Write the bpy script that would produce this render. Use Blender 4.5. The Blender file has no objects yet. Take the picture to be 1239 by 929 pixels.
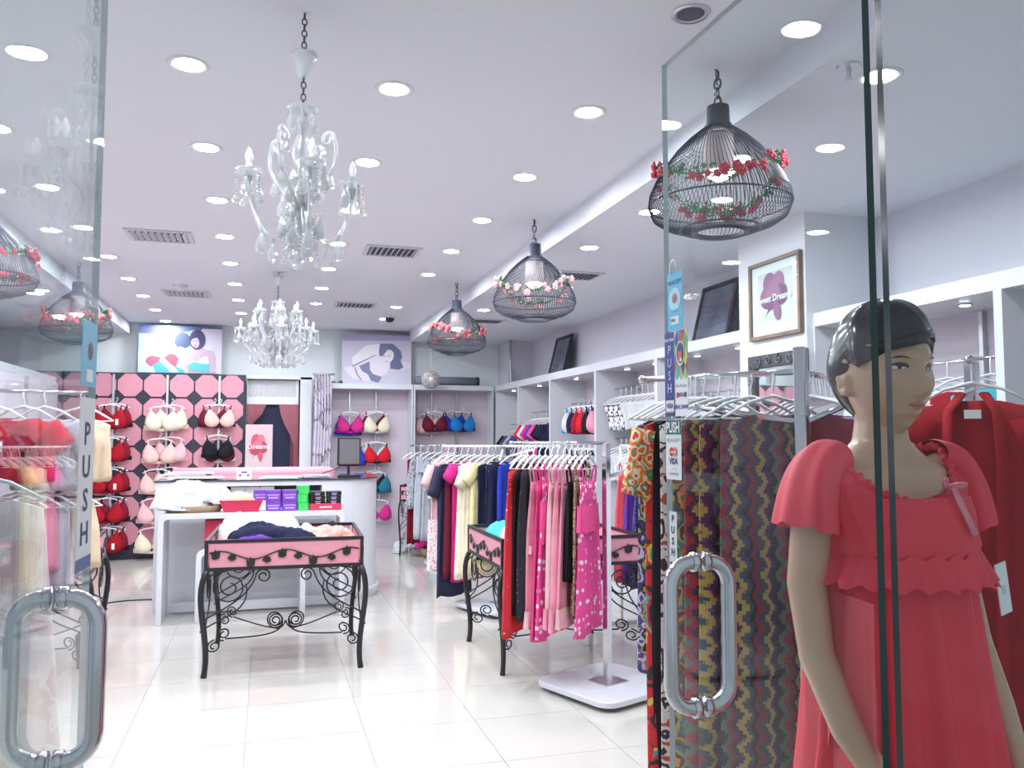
import bpy, bmesh, math, random
from mathutils import Vector, Matrix, noise
PI = math.pi
R = math.radians
scene = bpy.context.scene
col = scene.collection

# ---------------------------------------------------------------- camera
cd = bpy.data.cameras.new('camera'); cam = bpy.data.objects.new('camera', cd); col.objects.link(cam)
cam.location = (0, 0, 1.55); cam.rotation_euler = (R(90 + 3.7), 0, R(-16.45))
cd.sensor_width = 36.0; cd.lens = 1000.0 * 36.0 / 1239.0; cd.clip_start = 0.05
scene.camera = cam
# ---------------------------------------------------------------- world: the even light of the mall hall in front of the shop
W = bpy.data.worlds.new('mall_light'); scene.world = W; W.use_nodes = True
W.node_tree.nodes['Background'].inputs[0].default_value = (0.80, 0.90, 1.0, 1)
W.node_tree.nodes['Background'].inputs[1].default_value = 0.62
LAMP = 390.0          # radiance of a downlight
# ---------------------------------------------------------------- exposure
vs = scene.view_settings
vs.view_transform = 'Standard'; vs.look = 'None'; vs.gamma = 1.0; vs.use_curve_mapping = False; vs.exposure = 0.0
scene.cycles.caustics_reflective = False; scene.cycles.caustics_refractive = False
scene.cycles.max_bounces = 10; scene.cycles.transparent_max_bounces = 24; scene.cycles.sample_clamp_indirect = 6.0

# ---------------------------------------------------------------- materials
MATS = {}
def nt(name):
    m = bpy.data.materials.new(name); m.use_nodes = True; t = m.node_tree; t.nodes.clear()
    o = t.nodes.new('ShaderNodeOutputMaterial'); return m, t, o
def pbsdf(t, c=(.8,.8,.8), rough=.5, metal=0., **kw):
    b = t.nodes.new('ShaderNodeBsdfPrincipled')
    b.inputs['Base Color'].default_value = (*c, 1); b.inputs['Roughness'].default_value = rough; b.inputs['Metallic'].default_value = metal
    for k, v in kw.items(): b.inputs[k.replace('_', ' ')].default_value = v
    return b
def mat(name, c=(.8,.8,.8), rough=.5, metal=0., var=0., scale=20., **kw):
    if name in MATS: return MATS[name]
    m, t, o = nt(name); b = pbsdf(t, c, rough, metal, **kw); t.links.new(b.outputs[0], o.inputs[0])
    if var:
        tc = t.nodes.new('ShaderNodeTexCoord'); n = t.nodes.new('ShaderNodeTexNoise'); n.inputs['Scale'].default_value = scale; n.inputs['Detail'].default_value = 3
        r = t.nodes.new('ShaderNodeValToRGB'); r.color_ramp.elements[0].position = .3; r.color_ramp.elements[1].position = .7
        r.color_ramp.elements[0].color = (*[x * (1 - var) for x in c], 1); r.color_ramp.elements[1].color = (*[min(1, x * (1 + var)) for x in c], 1)
        t.links.new(tc.outputs['Object'], n.inputs['Vector']); t.links.new(n.outputs['Fac'], r.inputs[0]); t.links.new(r.outputs[0], b.inputs['Base Color'])
    MATS[name] = m; return m
def cloth(name, c, var=.10, rough=.8, scale=14.):
    return mat('cloth_' + name, c, rough, 0, var, scale, Specular_IOR_Level=.2)
def ramp_const(t, cols, pos=None):
    r = t.nodes.new('ShaderNodeValToRGB'); cr = r.color_ramp; cr.interpolation = 'CONSTANT'
    n = len(cols)
    while len(cr.elements) < n: cr.elements.new(.5)
    for i, c in enumerate(cols):
        cr.elements[i].position = (pos[i] if pos else i / n); cr.elements[i].color = (*c, 1)
    return r
def math_node(t, op, a, b=None):
    m = t.nodes.new('ShaderNodeMath'); m.operation = op
    for i, v in enumerate((a, b)):
        if v is None: continue
        if isinstance(v, (int, float)): m.inputs[i].default_value = v
        else: t.links.new(v, m.inputs[i])
    return m.outputs[0]
def dots(name, base, dot, scale=22., thr=.33, rough=.7):
    """spots (voronoi cells) on a base colour"""
    m, t, o = nt('cloth_' + name); b = pbsdf(t, base, rough); tc = t.nodes.new('ShaderNodeTexCoord')
    mp = t.nodes.new('ShaderNodeMapping'); mp.inputs['Scale'].default_value = (1, .35, 1)
    v = t.nodes.new('ShaderNodeTexVoronoi'); v.inputs['Scale'].default_value = scale; v.inputs['Randomness'].default_value = .55
    r = ramp_const(t, [dot, base], [0, thr])
    t.links.new(tc.outputs['Object'], mp.inputs[0]); t.links.new(mp.outputs[0], v.inputs['Vector'])
    t.links.new(v.outputs['Distance'], r.inputs[0]); t.links.new(r.outputs[0], b.inputs['Base Color']); t.links.new(b.outputs[0], o.inputs[0])
    return m
def floral(name, cols, scale=14., ring=True, rough=.75):
    """big blossoms: random cell colour plus ring by distance"""
    m, t, o = nt('cloth_' + name); b = pbsdf(t, cols[0], rough); tc = t.nodes.new('ShaderNodeTexCoord')
    n = t.nodes.new('ShaderNodeTexNoise'); n.inputs['Scale'].default_value = 30
    mx = t.nodes.new('ShaderNodeMix'); mx.data_type = 'VECTOR'; mx.inputs['Factor'].default_value = .035
    t.links.new(tc.outputs['Object'], mx.inputs[4]); t.links.new(n.outputs['Color'], mx.inputs[5]); t.links.new(tc.outputs['Object'], n.inputs['Vector'])
    v = t.nodes.new('ShaderNodeTexVoronoi'); v.inputs['Scale'].default_value = scale
    t.links.new(mx.outputs[1], v.inputs['Vector'])
    sp = t.nodes.new('ShaderNodeSeparateColor'); t.links.new(v.outputs['Color'], sp.inputs[0])
    s = math_node(t, 'ADD', sp.outputs[0], math_node(t, 'MULTIPLY', v.outputs['Distance'], 1.3 if ring else .2))
    f = math_node(t, 'FRACT', s)
    r = ramp_const(t, cols); t.links.new(f, r.inputs[0]); t.links.new(r.outputs[0], b.inputs['Base Color']); t.links.new(b.outputs[0], o.inputs[0])
    return m
def chevron(name, cols, fx=3.2, fz=9., amp=.22, rough=.9):
    """vertical zigzag stripes of a knitted dress, stepped like knitting"""
    m, t, o = nt('cloth_' + name); b = pbsdf(t, cols[0], rough); tc = t.nodes.new('ShaderNodeTexCoord')
    sx = t.nodes.new('ShaderNodeSeparateXYZ'); t.links.new(tc.outputs['Object'], sx.inputs[0])
    zz = math_node(t, 'SNAP', sx.outputs[2], .012)
    tri = math_node(t, 'PINGPONG', math_node(t, 'MULTIPLY', zz, fz), .5)
    n = t.nodes.new('ShaderNodeTexNoise'); n.inputs['Scale'].default_value = 3.; t.links.new(tc.outputs['Object'], n.inputs['Vector'])
    u = math_node(t, 'ADD', math_node(t, 'MULTIPLY', math_node(t, 'SNAP', sx.outputs[0], .006), fx), math_node(t, 'MULTIPLY', tri, amp))
    u = math_node(t, 'ADD', u, math_node(t, 'MULTIPLY', n.outputs['Fac'], .25))
    u = math_node(t, 'ADD', u, math_node(t, 'MULTIPLY', sx.outputs[1], 3.))
    r = ramp_const(t, cols); t.links.new(math_node(t, 'FRACT', u), r.inputs[0]); t.links.new(r.outputs[0], b.inputs['Base Color'])
    t.links.new(b.outputs[0], o.inputs[0]); return m
def stripe(name, cols, f=30., axis=2, rough=.8):
    m, t, o = nt('cloth_' + name); b = pbsdf(t, cols[0], rough); tc = t.nodes.new('ShaderNodeTexCoord')
    sx = t.nodes.new('ShaderNodeSeparateXYZ'); t.links.new(tc.outputs['Object'], sx.inputs[0])
    r = ramp_const(t, cols); t.links.new(math_node(t, 'FRACT', math_node(t, 'MULTIPLY', sx.outputs[axis], f)), r.inputs[0])
    t.links.new(r.outputs[0], b.inputs['Base Color']); t.links.new(b.outputs[0], o.inputs[0]); return m
def emit(name, c, s):
    m, t, o = nt(name); e = t.nodes.new('ShaderNodeEmission'); e.inputs[0].default_value = (*c, 1); e.inputs[1].default_value = s
    t.links.new(e.outputs[0], o.inputs[0]); MATS[name] = m; return m
def pane_glass(name, tint=(.93,.97,.96), ior=1.3):
    """flat glass: Fresnel share mirrors, the rest passes straight through"""
    m, t, o = nt(name)
    g = t.nodes.new('ShaderNodeNewGeometry'); io = math_node(t, 'ADD', math_node(t, 'MULTIPLY', g.outputs['Backfacing'], 1/ior - ior), ior)
    f = t.nodes.new('ShaderNodeFresnel'); t.links.new(io, f.inputs['IOR'])
    tr = t.nodes.new('ShaderNodeBsdfTransparent'); tr.inputs[0].default_value = (*tint, 1)
    gl = t.nodes.new('ShaderNodeBsdfGlossy'); gl.inputs['Roughness'].default_value = 0.0; gl.inputs[0].default_value = (1, 1, 1, 1)
    mx = t.nodes.new('ShaderNodeMixShader'); t.links.new(f.outputs[0], mx.inputs[0]); t.links.new(tr.outputs[0], mx.inputs[1]); t.links.new(gl.outputs[0], mx.inputs[2])
    t.links.new(mx.outputs[0], o.inputs[0]); MATS[name] = m; return m
def sheer(name, c, op=.6):
    m, t, o = nt(name); b = pbsdf(t, c, .7); tr = t.nodes.new('ShaderNodeBsdfTransparent'); mx = t.nodes.new('ShaderNodeMixShader'); mx.inputs[0].default_value = op
    t.links.new(tr.outputs[0], mx.inputs[1]); t.links.new(b.outputs[0], mx.inputs[2]); t.links.new(mx.outputs[0], o.inputs[0]); return m
def crystal_mat():
    m, t, o = nt('crystal'); g = t.nodes.new('ShaderNodeBsdfGlass'); g.inputs['IOR'].default_value = 1.45; g.inputs['Color'].default_value = (1,1,1,1)
    tr = t.nodes.new('ShaderNodeBsdfTransparent'); gl = t.nodes.new('ShaderNodeBsdfGlossy'); gl.inputs['Roughness'].default_value = .05
    a = t.nodes.new('ShaderNodeMixShader'); a.inputs[0].default_value = .45; t.links.new(g.outputs[0], a.inputs[1]); t.links.new(gl.outputs[0], a.inputs[2])
    b = t.nodes.new('ShaderNodeMixShader'); b.inputs[0].default_value = .25; t.links.new(a.outputs[0], b.inputs[1]); t.links.new(tr.outputs[0], b.inputs[2])
    df = t.nodes.new('ShaderNodeBsdfDiffuse'); df.inputs[0].default_value = (.92,.96,.97,1); tl = t.nodes.new('ShaderNodeBsdfTranslucent'); tl.inputs[0].default_value = (.92,.96,.97,1)
    e = t.nodes.new('ShaderNodeMixShader'); e.inputs[0].default_value = .5; t.links.new(df.outputs[0], e.inputs[1]); t.links.new(tl.outputs[0], e.inputs[2])
    g2_ = t.nodes.new('ShaderNodeMixShader'); g2_.inputs[0].default_value = .30; t.links.new(b.outputs[0], g2_.inputs[1]); t.links.new(e.outputs[0], g2_.inputs[2]); b = g2_
    t.links.new(b.outputs[0], o.inputs[0]); return m

WHITE = mat('white_paint', (.74,.75,.79), .5)
WALL = mat('wall_paint', (.70,.69,.76), .7, var=.02, scale=2)
WALLB = mat('back_wall_paint', (.82,.88,.89), .7, var=.01, scale=2)
CEIL = mat('ceiling_paint', (.74,.76,.82), .8)
LAM = mat('white_laminate', (.65,.665,.71), .3)
PINKBACK = mat('shelf_back_pink', (.62,.54,.61), .6)
TILE = mat('floor_tile_polish', (.56,.54,.50), .09, 0, .03, 3., Specular_IOR_Level=.6)
GROUT = mat('grout', (.40,.385,.36), .8)
CHROME = mat('chrome', (.60,.60,.63), .14, 1.)
STEEL = mat('brushed_steel', (.62,.62,.66), .3, 1.)
IRON = mat('black_iron', (.012,.012,.016), .38)
BLACK = mat('black_plastic', (.015,.015,.018), .4)
DARK = mat('dark_wire', (.045,.05,.075), .45)
PINK = mat('pink_panel', (.64,.27,.33), .5, 0, .04, 6)
PINKTILE = mat('pink_octagon', (.70,.30,.37), .55, 0, .03, 6)
NAVYP = mat('dark_navy_panel', (.030,.030,.055), .5)
NAVYROOM = mat('navy_fabric_wall', (.022,.028,.065), .8)
RED = mat('red_card', (.62,.03,.09), .5)
BROWN = mat('brown_tray', (.30,.21,.12), .7, 0, .15, 30)
PURPLE = mat('purple_pack', (.20,.06,.48), .3, 0, .12, 12)
GREEN = mat('green_pack', (.05,.60,.12), .3, 0, .2, 12)
BPACK = mat('black_pack', (.015,.015,.02), .2)
PAPER = mat('white_paper', (.85,.86,.86), .6)
HANGER = mat('white_hanger', (.82,.82,.84), .35)
CLEARH = mat('clear_hanger', (.80,.81,.85), .3)
GLASS = pane_glass('door_glass', (.95,.98,.975), 1.19)
GLASS_L = pane_glass('mirroring_door_glass', (.93,.97,.965), 1.40)  # index raised over the other panes so this leaf mirrors more strongly
GEDGE = mat('glass_edge', (.006,.035,.032), .15)
GEDGE2 = mat('lit_glass_edge', (.62,.70,.72), .1)  # pale colour paints in the light caught by far and top edges
LAMPM = emit('lamp_glow', (.88,.95,1.0), LAMP)
LAMPS = emit('shelf_lamp_glow', (1,1,1), 30)
BULB = emit('bulb_glow', (1,.97,.93), 25)
CRYSTAL = crystal_mat()

# ---------------------------------------------------------------- mesh builders
class MB:
    def __init__(s): s.v = []; s.f = []
    def add(s, vs, fs):
        o = len(s.v); s.v += [tuple(v) for v in vs]; s.f += [tuple(i + o for i in f) for f in fs]; return s
    def box(s, x0, y0, z0, x1, y1, z1):
        return s.add([(x0,y0,z0),(x1,y0,z0),(x1,y1,z0),(x0,y1,z0),(x0,y0,z1),(x1,y0,z1),(x1,y1,z1),(x0,y1,z1)],
                     [(0,3,2,1),(4,5,6,7),(0,1,5,4),(1,2,6,5),(2,3,7,6),(3,0,4,7)])
    def tube(s, pts, r, n=6, caps=True, flat=1.):
        pts = [Vector(p) for p in pts]; m = len(pts); rs = r if isinstance(r, (list, tuple)) else [r] * m
        vs = []; up = None
        for i, p in enumerate(pts):
            d = (pts[min(i+1, m-1)] - pts[max(i-1, 0)])
            d = d.normalized() if d.length > 1e-9 else Vector((0,0,1))
            if up is None:
                up = Vector((0,0,1)) if abs(d.z) < .9 else Vector((0,1,0))
            a = d.cross(up)
            if a.length < 1e-4: a = d.cross(Vector((1,.3,0)))
            a.normalize(); b = a.cross(d).normalized(); up = b
            for k in range(n):
                t = 2*PI*k/n; vs.append(p + a*math.cos(t)*rs[i] + b*math.sin(t)*rs[i]*flat)
        fs = [(i*n+k, i*n+(k+1)%n, (i+1)*n+(k+1)%n, (i+1)*n+k) for i in range(m-1) for k in range(n)]
        if caps: fs += [tuple(range(n-1,-1,-1)), tuple((m-1)*n+k for k in range(n))]
        return s.add(vs, fs)
    def lathe(s, prof, c=(0,0,0), n=16, a0=0, a1=2*PI, lobes=0, amp=0):
        full = abs(a1-a0-2*PI) < 1e-6; vs = []; cols = n if full else n+1
        for (r, z) in prof:
            for k in range(cols):
                t = a0+(a1-a0)*k/n; rr = r*(1+amp*math.cos(lobes*t)); vs.append((c[0]+rr*math.cos(t), c[1]+rr*math.sin(t), c[2]+z))
        fs = []
        for i in range(len(prof)-1):
            for k in range(n):
                k2 = (k+1) % cols; fs.append((i*cols+k, i*cols+k2, (i+1)*cols+k2, (i+1)*cols+k))
        return s.add(vs, fs)
    def prism(s, poly, z0, z1, M=None):
        n = len(poly); vs = [(x,y,z0) for x,y in poly] + [(x,y,z1) for x,y in poly]
        if M is not None: vs = [M @ Vector(v) for v in vs]
        return s.add(vs, [tuple(range(n-1,-1,-1)), tuple(range(n,2*n))] + [(i,(i+1)%n,n+(i+1)%n,n+i) for i in range(n)])
    def loft(s, rings, close=True, caps=True):
        n = len(rings[0]); vs = [v for r in rings for v in r]; fs = []
        for i in range(len(rings)-1):
            for k in range(n if close else n-1):
                fs.append((i*n+k, i*n+(k+1)%n, (i+1)*n+(k+1)%n, (i+1)*n+k))
        if caps and close: fs += [tuple(range(n-1,-1,-1)), tuple((len(rings)-1)*n+k for k in range(n))]
        return s.add(vs, fs)
    def ball(s, c, rx, ry=None, rz=None, n=10, m=7):
        ry = rx if ry is None else ry; rz = rx if rz is None else rz
        vs = [(c[0],c[1],c[2]-rz)]
        for i in range(1, m):
            p = -PI/2+PI*i/m
            for k in range(n): t = 2*PI*k/n; vs.append((c[0]+rx*math.cos(p)*math.cos(t), c[1]+ry*math.cos(p)*math.sin(t), c[2]+rz*math.sin(p)))
        vs.append((c[0],c[1],c[2]+rz)); L = len(vs)-1
        fs = [(0, 1+(k+1)%n, 1+k) for k in range(n)]
        for i in range(m-2):
            for k in range(n): fs.append((1+i*n+k, 1+i*n+(k+1)%n, 1+(i+1)*n+(k+1)%n, 1+(i+1)*n+k))
        fs += [(L, 1+(m-2)*n+k, 1+(m-2)*n+(k+1)%n) for k in range(n)]
        return s.add(vs, fs)
    def xf(s, M):
        s.v = [tuple(M @ Vector(v)) for v in s.v]; return s
    def mesh(s, name, m, smooth=False):
        me = bpy.data.meshes.new(name); me.from_pydata(s.v, [], s.f); me.materials.append(m); me.update()
        bm = bmesh.new(); bm.from_mesh(me); bmesh.ops.recalc_face_normals(bm, faces=bm.faces); bm.to_mesh(me); bm.free()
        if smooth:
            for p in me.polygons: p.use_smooth = True
        return me
    def build(s, name, m, parent=None, smooth=False, loc=None, bevel=0):
        o = bpy.data.objects.new(name, s.mesh(name, m, smooth)); col.objects.link(o)
        if parent: o.parent = parent
        if loc: o.location = loc
        if bevel:
            b = o.modifiers.new('bevel', 'BEVEL'); b.width = bevel; b.segments = 2; b.limit_method = 'ANGLE'
        return o
def inst(me, name, parent=None, loc=(0,0,0), rot=(0,0,0), sc=(1,1,1)):
    o = bpy.data.objects.new(name, me); col.objects.link(o); o.parent = parent; o.location = loc; o.rotation_euler = rot; o.scale = sc; return o
def tag(o, label, cat, group=None):
    o['label'] = label; o['category'] = cat
    if group: o['group'] = group
    return o
def thing(name, label, cat, loc=(0,0,0), rotz=0, group=None):
    o = bpy.data.objects.new(name, None); col.objects.link(o); o.empty_display_size = .05; o.location = loc; o.rotation_euler = (0,0,rotz)
    return tag(o, label, cat, group)
def struct(o): o['kind'] = 'structure'; return o
def copy_tree(o, parent=None):
    c = o.copy(); col.objects.link(c)
    if parent: c.parent = parent
    for ch in [x for x in bpy.data.objects if x.parent == o]: copy_tree(ch, c)
    return c
def rrect(w, d, r, n=5, cx=0, cy=0):
    p = []
    for (sx, sy, a) in ((1,1,0),(-1,1,90),(-1,-1,180),(1,-1,270)):
        for k in range(n+1):
            t = R(a+90*k/n); p.append((cx+sx*(w/2-r)+r*math.cos(t), cy+sy*(d/2-r)+r*math.sin(t)))
    return p
def text_mesh(s, size, m, name='lettering', align='CENTER', font_scale_x=1.0, bold=0.0):
    cu = bpy.data.curves.new('txt', 'FONT'); cu.body = s; cu.size = size; cu.align_x = align; cu.align_y = 'CENTER'; cu.offset = bold; cu.resolution_u = 2
    o = bpy.data.objects.new('txt', cu); col.objects.link(o)
    me = bpy.data.meshes.new_from_object(o.evaluated_get(bpy.context.evaluated_depsgraph_get()))
    bpy.data.objects.remove(o); bpy.data.curves.remove(cu); me.name = name; me.materials.clear(); me.materials.append(m)
    if font_scale_x != 1: me.transform(Matrix.Diagonal((font_scale_x,1,1,1)))
    return me
def spiral(c, r0, turns, a0, sgn=1, n=None, r1=.1):
    n = n or int(14*turns)+2
    return [(c[0]+(r0*(1-(1-r1)*i/(n-1)))*math.cos(a0+sgn*2*PI*turns*i/(n-1)), c[1]+(r0*(1-(1-r1)*i/(n-1)))*math.sin(a0+sgn*2*PI*turns*i/(n-1))) for i in range(n)]
def bez(p0, p1, p2, p3, n=12):
    out = []
    for i in range(n+1):
        t = i/n; u = 1-t
        out.append(tuple(u*u*u*a+3*u*u*t*b+3*u*t*t*c+t*t*t*d for a,b,c,d in zip(p0,p1,p2,p3)))
    return out
ORDN = ['first','second','third','fourth','fifth','sixth','seventh','eighth','ninth','tenth']
ORD = ['top', 'second', 'third', 'fourth', 'lowest']

# ================================================================= STRUCTURE
XL, XR, YF, YB = -3.44, 3.60, .92, 11.85
ZC, ZS = 3.06, 2.91
fl = struct(MB().box(XL-.1, -3.0, -.12, XR+.1, YB+.1, -.004).build('floor', GROUT))
tile_me = MB().box(-.2985, -.2985, -.02, .2985, .2985, 0).mesh('tile', TILE)
x0 = -.08 - .6*6 + .3
for i in range(13):
    for j in range(19):
        inst(tile_me, 'tile', fl, (x0 + .6*i - .0, .92 + .3 + .6*j, 0))
hall = struct(MB().box(XL-.1, -3.0, -.02, XR+.1, .915, 0).build('floor_hall', TILE))
struct(MB().box(-1.76, YF, ZC, 1.92, YB, ZC+.1).build('ceiling', CEIL))
struct(MB().box(1.92, YF, ZS, XR+.1, YB, ZC+.1).build('trim_1', CEIL))
struct(MB().box(XL-.1, YF, ZS, -1.76, YB, ZC+.1).build('trim_2', CEIL))
struct(MB().box(XL-.1, YB, 0, XR+.1, YB+.1, ZC+.1).build('wall_back', WALLB))
struct(MB().box(XR, YF, 0, XR+.1, YB, ZS).build('wall_right', WALL))
struct(MB().box(XL-.1, YF, 0, XL, YB, ZS).build('wall_left', WALL))
struct(MB().box(XL-.1, YF-.06, 2.45, XR+.1, YF, ZC+.1).build('wall_front', WALL))
# pillar between the shelf bays, and the boxed corner column
struct(MB().box(3.08, 4.21, 0, 3.60, 4.94, ZS).build('wall_pillar', WHITE))
cc = struct(MB().box(3.28, 11.15, 2.29, 3.60, YB, ZS).build('wall_column', WALL))
MB().tube([(3.24, 11.05, 2.30), (3.24, 11.05, 2.91)], .022).build('pipe', STEEL, cc, True)
MB().box(3.20, 10.92, 2.30, 3.28, 11.02, 2.50).build('junction_box', STEEL, cc, bevel=.005)

# right shelving, one unit per bay
def shelf_bay(y0, y1, label, xf=3.12, xb=3.58, side=1):
    t = thing('wall_shelf', label, 'shelf', (xf, (y0+y1)/2, 0), 0)
    h = (y1-y0)/2; D = (xb-xf)*side
    def bx(a0,b0,c0,a1,b1,c1): return MB().box(min(a0,a1)*1.0, b0, c0, max(a0,a1), b1, c1)
    bx(0, -h, 2.21, D, h, 2.29).build('top_board', LAM, t)
    for s in (-1, 1): bx(0, s*h-(.0225 if s > 0 else 0), 0, D, s*h+(.0225 if s < 0 else 0), 2.21).build('side_board', LAM, t)
    bx(D-.02*side, -h, .12, D, h, 2.21).build('back_board', PINKBACK, t)
    bx(0.01*side, -h+.0225, .0, D, h-.0225, .14).build('plinth_board', LAM, t)
    bx(D-.05*side, -h*.25-.012, .4, D-.02*side, -h*.25+.012, 2.2).build('hook_rail', STEEL, t)
    for yy in (-.45, .45):
        s = MB().lathe([(.0,-.004),(.028,-.004),(.036,0),(.036,.006),(0,.006)], (D*.4, h*yy, 2.206), 12).build('spot_rim', STEEL, t)
        MB().lathe([(0,-.006),(.024,-.006),(.024,-.002)], (D*.4, h*yy, 2.206), 12).build('spot_lens', LAMPS, s)
    return t
shelf_bay(10.30, 11.40, 'white wall shelf bay in the far corner')
shelf_bay(9.03, 10.30, 'white wall shelf bay with pink and navy shirts')
shelf_bay(7.65, 9.03, 'white wall shelf bay with red bras on hooks')
shelf_bay(6.30, 7.65, 'white wall shelf bay with rows of white briefs')
shelf_bay(4.94, 6.30, 'white wall shelf bay between the pillar and the white briefs')
shelf_bay(2.90, 4.21, 'white wall shelf bay behind the mannequin head')
shelf_bay(1.55, 2.90, 'white wall shelf bay nearest the shop front glass')
for a, b, n in ((9.0, 11.3, 'near the octagon wall'), (6.6, 9.0, 'second from the octagon wall'), (4.2, 6.6, 'third from the octagon wall')):
    shelf_bay(a, b, 'white wall shelf bay on the opposite side, ' + n, -2.96, -3.42, -1)

# back niche shelves
def back_bay(xa, xb, label):
    t = thing('display_niche', label, 'shelf', ((xa+xb)/2, 11.48, 0), 0); h = (xb-xa)/2
    MB().box(-h, 0, 2.22, h, .36, 2.29).build('top_board', LAM, t)
    for s in (-1, 1): MB().box(s*h-(.0225 if s > 0 else 0), 0, 0, s*h+(.0225 if s < 0 else 0), .36, 2.22).build('side_board', LAM, t)
    MB().box(-h, .34, 0, h, .36, 2.22).build('back_board', PINKBACK, t)
    return t
nb1 = back_bay(.80, 1.945, 'white display niche behind the monitor with four bras')
nb2 = back_bay(1.955, 3.115, 'white display niche in the corner with maroon and blue bras')
for nb, xs in ((nb1, (1.10, 1.47)), (nb2, (2.27, 2.64))):
    for x in xs: MB().box(x-nb.location.x-.012, .31, .3, x-nb.location.x+.012, .34, 2.21).build('hook_rail', STEEL, nb)

# ================================================================= CEILING FIXTURES
rim_me = MB().lathe([(.058,-.002),(.075,-.008),(.085,-.002),(.085,0)], n=20).mesh('rim', WHITE, True)
lens_me = MB().lathe([(0,-.004),(.058,-.004),(.058,0)], n=20).mesh('lens', LAMPM)
def downlight(x, y, z, label, group):
    t = thing('downlight', label, 'ceiling light', (x, y, z), 0, group); inst(rim_me, 'rim', t); inst(lens_me, 'lens', t)
for x in (-1.30, -.335, .50, 1.405):
    for k in range(9 if x != .5 else 8):
        y = 2.5 + k if x > -1 else 3.5 + k
        if (x == 1.405 and k in (6,)) or y > 11.6: continue
        if y < 2.6 and x > .3: continue
        downlight(x, y, ZC, f'{ORDN[round(11.5-y)]} downlight from the back wall in the ' + {-1.30:'ceiling row nearest the opposite racks', -.335:'ceiling row running over the octagon wall side', .50:'ceiling row running over the counter monitor', 1.405:'ceiling row nearest the wire cage pendants'}[x], 'main ceiling downlights')
for y in (2.52, 3.49, 4.48, 5.46, 8.49):
    downlight(2.19, y, ZS, f'{ORDN[[8.49,5.46,4.48,3.49,2.52].index(y)]} downlight from the back wall in the lowered strip over the racks', 'lowered ceiling downlights')
for y in (3.49, 4.5, 5.5, 8.5):
    downlight(-2.03, y, ZS, f'{ORDN[[8.5,5.5,4.5,3.49].index(y)]} downlight from the back wall in the lowered strip across the shop', 'opposite lowered ceiling downlights')

VENTD = mat('vent_dark', (.10,.10,.14), .7)
VENTM = mat('vent_white', (.62,.62,.68), .5)
def vent(x, y, z, w, d, label):
    t = thing('ceiling_vent', label, 'vent', (x, y, z))
    MB().box(-w/2+.02, -d/2+.02, -.004, w/2-.02, d/2-.02, -.001).build('duct', VENTD, t)
    m = MB()
    for a in ((-w/2,-d/2,w/2,-d/2+.03), (-w/2,d/2-.03,w/2,d/2), (-w/2,-d/2+.03,-w/2+.03,d/2-.03), (w/2-.03,-d/2+.03,w/2,d/2-.03)):
        m.box(a[0], a[1], -.014, a[2], a[3], 0)
    m.build('frame', VENTM, t)
    n = 9; sl = MB()
    sl = MB().add([(-.012,-d/2+.03,-.026),(-.008,-d/2+.03,-.026),(.014,-d/2+.03,-.004),(.010,-d/2+.03,-.004),(-.012,d/2-.03,-.026),(-.008,d/2-.03,-.026),(.014,d/2-.03,-.004),(.010,d/2-.03,-.004)],
                  [(0,1,2,3),(4,7,6,5),(0,4,5,1),(1,5,6,2),(2,6,7,3),(3,7,4,0)]).mesh('slat', VENTM)
    for k in range(n): inst(sl, 'slat', t, (-w/2+.05+(w-.1)*k/(n-1), 0, 0))
vent(-.80, 6.60, ZC, .46, .36, 'slatted white air vent in the ceiling before the smoke detector')
vent(-.84, 9.20, ZC, .46, .36, 'slatted air vent right behind the smoke detector')
vent(.94, 6.62, ZC, .44, .36, 'slatted air vent halfway along the ceiling toward the pendant lamps')
vent(.93, 9.45, ZC, .46, .36, 'slatted air vent near the reclining woman poster')
vent(2.46, 6.42, ZS, .40, .30, 'slatted air vent in the lowered strip by the middle pendant')
vent(2.42, 9.25, ZS, .40, .30, 'slatted air vent in the lowered strip by the far pendant')
# smoke detector, camera dome, ceiling speaker, sprinkler
t = thing('smoke_detector', 'small grey round smoke detector on the ceiling', 'smoke detector', (-.85, 8.73, ZC))
MB().lathe([(0,-.05),(.04,-.05),(.055,-.03),(.06,-.012)], n=16).build('cover', VENTM, t, True); MB().lathe([(0,-.012),(.075,-.012),(.075,0),(0,0)], n=16).build('base', WHITE, t)
t = thing('camera_dome', 'small black security camera dome by the last ceiling lights', 'camera', (1.44, 10.29, ZC))
MB().lathe([(0,-.075),(.035,-.068),(.055,-.045),(.06,-.02)], n=16).build('dome', BLACK, t, True); MB().lathe([(0,-.02),(.07,-.02),(.07,0),(0,0)], n=16).build('base', WHITE, t)
t = thing('ceiling_speaker', 'grey round speaker grille in the ceiling near the entrance', 'speaker', (1.42, 2.56, ZC))
MB().lathe([(.05,-.004),(.062,-.01),(.07,-.004),(.07,0)], n=20).build('rim', STEEL, t, True); MB().lathe([(0,-.008),(.03,-.008),(.05,-.003)], n=20).build('grille', VENTD, t)
t = thing('sprinkler_head', 'small grey sprinkler head in the lowered ceiling', 'sprinkler', (2.02, 2.48, ZS))
MB().lathe([(0,-.008),(.04,-.008),(.045,0)], n=14).build('plate', STEEL, t); MB().tube([(0,0,-.008),(0,0,-.05)], .008).lathe([(0,-.052),(.018,-.05),(0,-.046)], n=10).build('nozzle', STEEL, t)

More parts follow.
